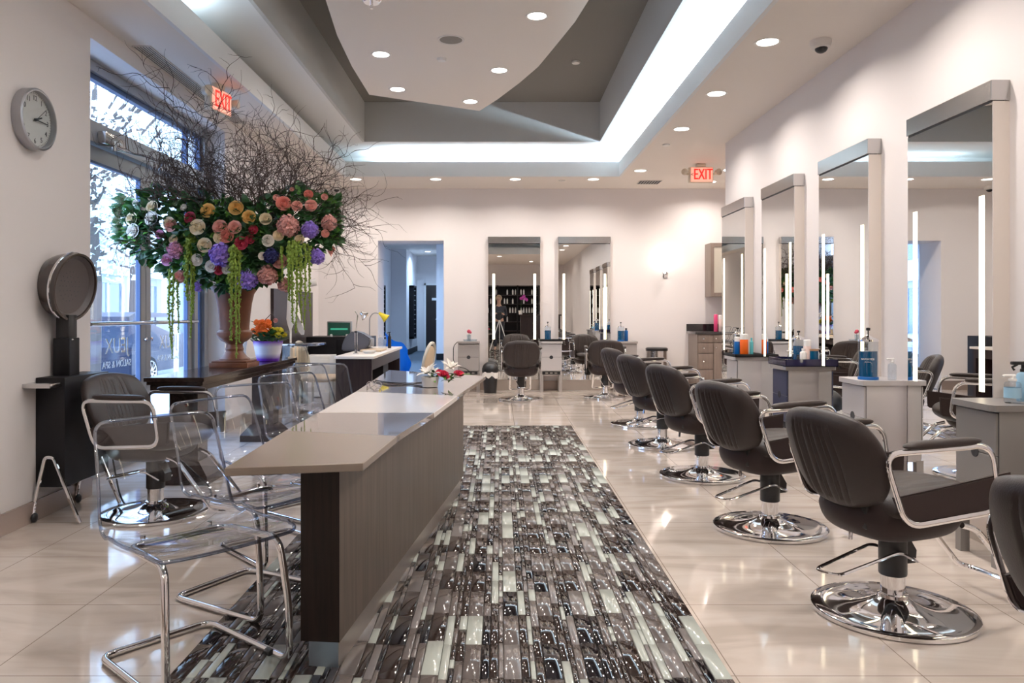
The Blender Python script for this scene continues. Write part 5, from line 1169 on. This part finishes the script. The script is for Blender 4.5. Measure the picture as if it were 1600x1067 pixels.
# lamps
t_ = thing('desk_lamp', 'chrome jointed arm lamp clamped to the manicure desk', 'lamp', (-1.56, 8.35, 0.75)); bm = bmesh.new()
obj('clamp_base', L([(0.03, 0), (0.03, 0.012), (0.012, 0.02), (0.012, 0.05)], 20), 'chrome', t_)
for dx in (-0.012, 0.012): tube(bm, [(dx, 0, 0.03), (dx, 0, 0.24)], 0.004, 6)
tube(bm, [(0, 0, 0.24), (0.02, 0, 0.42)], 0.004, 6); tube(bm, [(0.0, 0, 0.24), (0.015, 0.01, 0.43)], 0.004, 6); tube(bm, [(0.02, 0, 0.42), (-0.01, 0, 0.47)], 0.004, 6)
obj('arm', bm, 'chrome', t_); obj('elbow', L([(0.014, -0.01), (0.014, 0.01)], 14, 0, 0, 0.245), 'black_plastic', t_)
obj('lamp_head', L([(0.018, 0.0), (0.022, -0.03), (0.05, -0.06), (0.055, -0.075), (0.05, -0.072), (0.02, -0.035)], 24, mt=Matrix.Translation((0.05, 0, 0.455)) @ Matrix.Rotation(-0.9, 4, 'Y')), 'chrome', t_)
t_ = thing('gooseneck_lamp', 'yellow gooseneck lamp behind the grey machine on the manicure desk', 'lamp', (-1.60, 9.46, 0.75)); gp = round_path([(0, 0, 0.02), (0, 0, 0.40), (0.05, 0, 0.455), (0.13, 0, 0.44)], 0.08, 6)
obj('lamp_base', L([(0.055, 0), (0.055, 0.015), (0.02, 0.03), (0, 0.03)], 24), 'black_plastic', t_); obj('neck', T(gp, 0.007, 8), 'frame_grey', t_)
obj('lamp_shade', L([(0.014, 0.03), (0.022, 0.0), (0.034, -0.04), (0.056, -0.09), (0.052, -0.088), (0.028, -0.035), (0.0, 0.0)], 24, mt=Matrix.Translation((0.14, 0, 0.435)) @ Matrix.Rotation(-0.9, 4, 'Y')), 'yellow_shade', t_)
bottle('small clear bottle on the manicure desk beside the grey machine', -1.50, 9.7, 0.75, 0.03, 0.17, 'clear_plastic', 'plain'); bottle('black capped polish bottle on the manicure desk', -1.43, 9.6, 0.75, 0.026, 0.15, 'clear_plastic', 'plain', cap='black_plastic'); bottle('black pump bottle on the manicure desk, farthest back', -1.41, 9.85, 0.75, 0.022, 0.19, 'black_plastic', 'pump', cap='black_plastic')
tag(obj('towel_pad', B(-1.62, -1.37, 8.9, 9.35, 0.75, 0.775, bev=0.01), 'beige_seat'), 'folded beige towel on the manicure desk top', 'towel')
tag(obj('hand_dish', L([(0.05, 0), (0.08, 0.03), (0.075, 0.03), (0.045, 0.006), (0, 0.006)], 24, -1.45, 8.55, 0.75), 'white_gloss'), 'white dish near the front edge of the manicure desk', 'dish')
def medallion(label, x, y, rz):
    t_ = thing('oval_back_chair', label, 'chair', (x, y, 0), rz)
    obj('seat', cushion(bmesh.new(), 0.44, 0.44, 0.08, 0.6, 0, 20, 20, mt=Matrix.Translation((0, 0, 0.46)) @ Matrix.Rotation(-PI / 2, 4, 'Y')), 'beige_seat', t_)
    mt = Matrix.Translation((-0.24, 0, 0.67)) @ Matrix.Rotation(-0.2, 4, 'Y')
    obj('back_pad', cushion(bmesh.new(), 0.30, 0.34, 0.04, 0.98, 0, 20, 20, mt=mt), 'beige_seat', t_)
    obj('back_frame', T([mt @ Vector((0, 0.185 * math.cos(a * PI / 16), 0.205 * math.sin(a * PI / 16))) for a in range(32)], 0.017, 8, True), 'frosted', t_, label='pale oval frame')
    for px_, py_ in ((-0.18, -0.18), (-0.18, 0.18), (0.18, -0.18), (0.18, 0.18)): obj('leg', T([(px_, py_, 0.44), (px_ * 1.1, py_ * 1.1, 0.0)], 0.018, 8, rfun=lambda q: 1 - 0.4 * q), 'frosted', t_)
medallion('beige oval-back chair on the window side of the manicure desk', -2.02, 8.75, math.radians(-8)); medallion('beige oval-back chair between the counter and the manicure desk', -1.02, 8.55, math.radians(168))
t_ = thing('acrylic_table', 'clear acrylic side table behind the purple pot', 'table', (-2.15, 8.3, 0)); obj('tabletop', B(-0.2, 0.22, -0.2, 0.25, 0.85, 0.872, bev=0.003), 'acrylic_rim', t_)
for x in (-0.17, 0.0): obj('leg', B(x, x + 0.03, -0.1, 0.2, 0, 0.85), 'clear_plastic', t_)
tag(obj('wall_screen', B(wx(10.4) - 0.0, wx(10.4) + 0.06, 9.35, 11.3, 0.0, 1.5), 'dark_wood'), 'tall dark panel standing against the window wall near the back corner', 'panel')
t_ = thing('garment_stand', 'white cape hanging on a slim stand in front of the dark panel', 'stand', (-2.42, 8.9, 0)); obj('pole', L([(0.012, 0), (0.012, 1.62), (0, 1.63)], 12), 'white_gloss', t_); obj('foot', L([(0.14, 0), (0.14, 0.015), (0.02, 0.03)], 28), 'white_gloss', t_)
bm = bmesh.new(); g = []
for i in range(20):
    a = 2 * PI * i / 20; g.append([bm.verts.new(((0.03 + 0.055 * q * (1 + 0.6 * math.sin(3 * a))) * math.cos(a) + 0.05 * q, (0.03 + 0.04 * q) * math.sin(a), 1.56 - (0.5 + 0.12 * math.sin(2 * a)) * q)) for q in (0, 0.2, 0.45, 0.7, 1.0)])
for i in range(20):
    for j in range(4): bm.faces.new((g[i][j], g[(i + 1) % 20][j], g[(i + 1) % 20][j + 1], g[i][j + 1]))
obj('cape', bm, 'white_matte', t_, 60)
t_ = thing('wall_dispenser', 'white cylinder roll holder on the window wall beyond the flowers', 'dispenser', (wx(9.9), 9.9, 1.55)); obj('roll', T([(0.06, -0.1, -0.03), (0.42, 0.05, 0.05)], 0.045, 18), 'white_gloss', t_); obj('bracket', B(0, 0.08, -0.12, -0.06, -0.06, 0.02), 'frame_grey', t_)

# ---------------------------------------------------------------- behind the camera (seen in the back wall mirrors)
sh = thing('product_shelving', 'dark shelving full of products on the wall behind the camera', 'shelf', (0.4, -6.95, 0))
bm = bmesh.new(); box(bm, -1.3, 1.2, -0.03, 0.0, 0, 2.3)
for x in (-1.3, -0.5, 0.3, 1.15): box(bm, x, x + 0.05, 0, 0.35, 0, 2.3)
obj('carcass', bm, 'black_satin', sh, 0)
for k in range(7): obj('shelf', B(-1.3, 1.2, 0, 0.34, 0.1 + k * 0.36, 0.13 + k * 0.36), 'dark_wood', sh, 0)
b0 = tag(obj('product_bottle', L([(0.03, 0), (0.03, 0.17), (0.012, 0.19), (0.012, 0.22), (0, 0.22)], 10), 'white_gloss'), 'white product bottle on the dark shelving', 'bottle', 'product bottles on the dark shelving')
rb = random.Random(4); first = True
for k in range(2, 6):
    for x in [q * 0.11 for q in range(-11, 10)]:
        if rb.random() < 0.45: continue
        if abs((x + 1.3) % 0.8) < 0.12: continue
        o = b0 if first else b0.copy()
        if not first: C.objects.link(o)
        first = False; o.location = (0.4 + x + 0.02, -6.80, 0.13 + k * 0.36)
t_ = thing('reception_desk', 'dark reception desk behind the camera', 'desk', (1.15, -3.6, 0)); obj('desk_body', B(-0.4, 1.0, -0.35, 0.3, 0, 1.1, bev=0.01), 'dark_wood', t_); obj('desk_top', B(-0.45, 1.05, -0.4, 0.35, 1.1, 1.15, bev=0.005), 'console_wood', t_)
t_ = thing('potted_orchid', 'tall magenta orchid on the reception desk behind the camera', 'plant', (0.75, -3.55, 1.15)); obj('pot', L([(0.06, 0), (0.08, 0.14), (0, 0.14)], 20), 'white_gloss', t_); obj('flower_stem', T([(0, 0, 0.1), (0.03, 0, 0.45), (0.12, 0, 0.62), (0.22, 0, 0.58)], 0.006, 6), 'leaf', t_)
for k in range(9): bloom('orchid_bloom', 'rose', 'orchid', Vector((0.02 + k * 0.025, rb.uniform(-.04, .04), 0.62 - abs(k - 4) * 0.02 + rb.uniform(-.03, .03))), 0.045, t_, face=(0, 1, 0.2), label='magenta orchid bloom')
# tripod with camera
t_ = thing('camera_tripod', 'photographer tripod with camera standing between counter and chairs, seen in the mirror', 'tripod', (0, -0.14, 0))
for k in range(3):
    a = PI / 2 + k * 2 * PI / 3 + PI / 3; obj('leg', T([(0, 0, 1.0), (0.36 * math.cos(a), 0.36 * math.sin(a), 0.01)], 0.013, 8), 'white_gloss', t_)
obj('head', L([(0.03, 0.98), (0.03, 1.12), (0, 1.12)], 14), 'black_plastic', t_); obj('camera_body', B(-0.07, 0.07, -0.05, 0.03, 1.13, 1.24, bev=0.01), 'black_plastic', t_); obj('camera_lens', L([(0.035, 0), (0.035, 0.06), (0, 0.06)], 20, mt=Matrix.Translation((0, 0.03, 1.185)) @ Matrix.Rotation(-PI / 2, 4, 'X')), 'black_plastic', t_)

# photographer: one skinned body standing behind the tripod, bent arms towards the camera body
def skin_body(name, verts, edges, radii, m_, parent, sub=2):
    me = bpy.data.meshes.new(name); me.from_pydata(verts, edges, []); o = bpy.data.objects.new(name, me); C.objects.link(o); o.parent = parent
    me.materials.append(M[m_]); sk = o.modifiers.new('skin', 'SKIN'); sk.use_smooth_shade = True
    for i, r_ in enumerate(radii):
        me.skin_vertices[0].data[i].radius = r_ if isinstance(r_, tuple) else (r_, r_)
        me.skin_vertices[0].data[i].use_root = (i == 0)
    sb_ = o.modifiers.new('sub', 'SUBSURF'); sb_.levels = sub; sb_.render_levels = sub
    return o
pr = thing('person', 'person in dark clothes standing behind the tripod, seen only in the mirrors', 'person', (-0.02, -0.80, 0))
vs = [(0, 0, 0.92), (0, 0, 1.10), (0, 0.02, 1.30), (0, 0.03, 1.42), (0, 0.05, 1.50), (0, 0.07, 1.60), (0, 0.07, 1.70)]; rs = [(0.15, 0.11), (0.13, 0.10), (0.16, 0.11), (0.10, 0.08), 0.05, (0.075, 0.09), (0.06, 0.07)]
ed = [(0, 1), (1, 2), (2, 3), (3, 4), (4, 5), (5, 6)]
for s_ in (-1, 1):
    b_ = len(vs)
    vs += [(s_ * 0.10, 0, 0.86), (s_ * 0.11, 0.02, 0.48), (s_ * 0.12, -0.01, 0.09), (s_ * 0.13, 0.12, 0.035)]; rs += [0.085, 0.055, 0.04, 0.035]; ed += [(0, b_), (b_, b_ + 1), (b_ + 1, b_ + 2), (b_ + 2, b_ + 3)]
    vs += [(s_ * 0.19, 0.02, 1.38), (s_ * 0.24, 0.06, 1.12), (s_ * 0.14, 0.30, 1.16), (s_ * 0.11, 0.38, 1.18)]; rs += [0.055, 0.04, 0.028, 0.03]; ed += [(2, b_ + 4), (b_ + 4, b_ + 5), (b_ + 5, b_ + 6), (b_ + 6, b_ + 7)]
    for f in range(4):
        q = len(vs); a = (f - 1.5) * 0.018
        vs += [(s_ * 0.105 + a * s_, 0.42, 1.195 - abs(a) * 0.3), (s_ * 0.085 + a * s_, 0.45, 1.17)]; rs += [0.009, 0.008]; ed += [(b_ + 7, q), (q, q + 1)]
    q = len(vs); vs += [(s_ * 0.075, 0.40, 1.215)]; rs += [0.010]; ed += [(b_ + 7, q)]
skin_body('body', vs, ed, rs, 'skin', pr)
# clothes: slightly larger skins over the trunk and legs
vs2 = vs[:4]; rs2 = [(0.165, 0.125), (0.145, 0.115), (0.175, 0.125), (0.11, 0.09)]; ed2 = [(0, 1), (1, 2), (2, 3)]
for s_ in (-1, 1):
    b_ = len(vs2); vs2 += [(s_ * 0.19, 0.02, 1.38), (s_ * 0.24, 0.06, 1.12), (s_ * 0.15, 0.28, 1.155)]; rs2 += [0.066, 0.05, 0.036]; ed2 += [(2, b_), (b_, b_ + 1), (b_ + 1, b_ + 2)]
skin_body('sweater', vs2, ed2, rs2, 'dark_cloth', pr)
vs3 = [(0, 0, 0.93)]; rs3 = [(0.16, 0.12)]; ed3 = []
for s_ in (-1, 1):
    b_ = len(vs3); vs3 += [(s_ * 0.10, 0, 0.85), (s_ * 0.11, 0.02, 0.48), (s_ * 0.12, -0.01, 0.10)]; rs3 += [0.095, 0.068, 0.055]; ed3 += [(0, b_), (b_, b_ + 1), (b_ + 1, b_ + 2)]
skin_body('trousers', vs3, ed3, rs3, 'dark_cloth', pr)
bm = ball(bmesh.new(), (0, 0.055, 1.68), 0.105, 0.95, 1.0, 1.0, 20, 14)
for v in list(bm.verts):
    if v.co.y > 0.12 and v.co.z < 1.73: v.co.y = 0.10
obj('hair', bm, 'hair', pr)
fc = bmesh.new(); ball(fc, (-0.03, 0.158, 1.645), 0.011); ball(fc, (0.03, 0.158, 1.645), 0.011); obj('eyes', fc, 'ink', pr)
ball_n = ball(bmesh.new(), (0, 0.17, 1.61), 0.014, 0.8, 1.2, 1.4); obj('nose', ball_n, 'skin', pr); obj('mouth', ball(bmesh.new(), (0, 0.158, 1.57), 0.018, 1.2, 0.4, 0.35), 'petal_coral', pr)
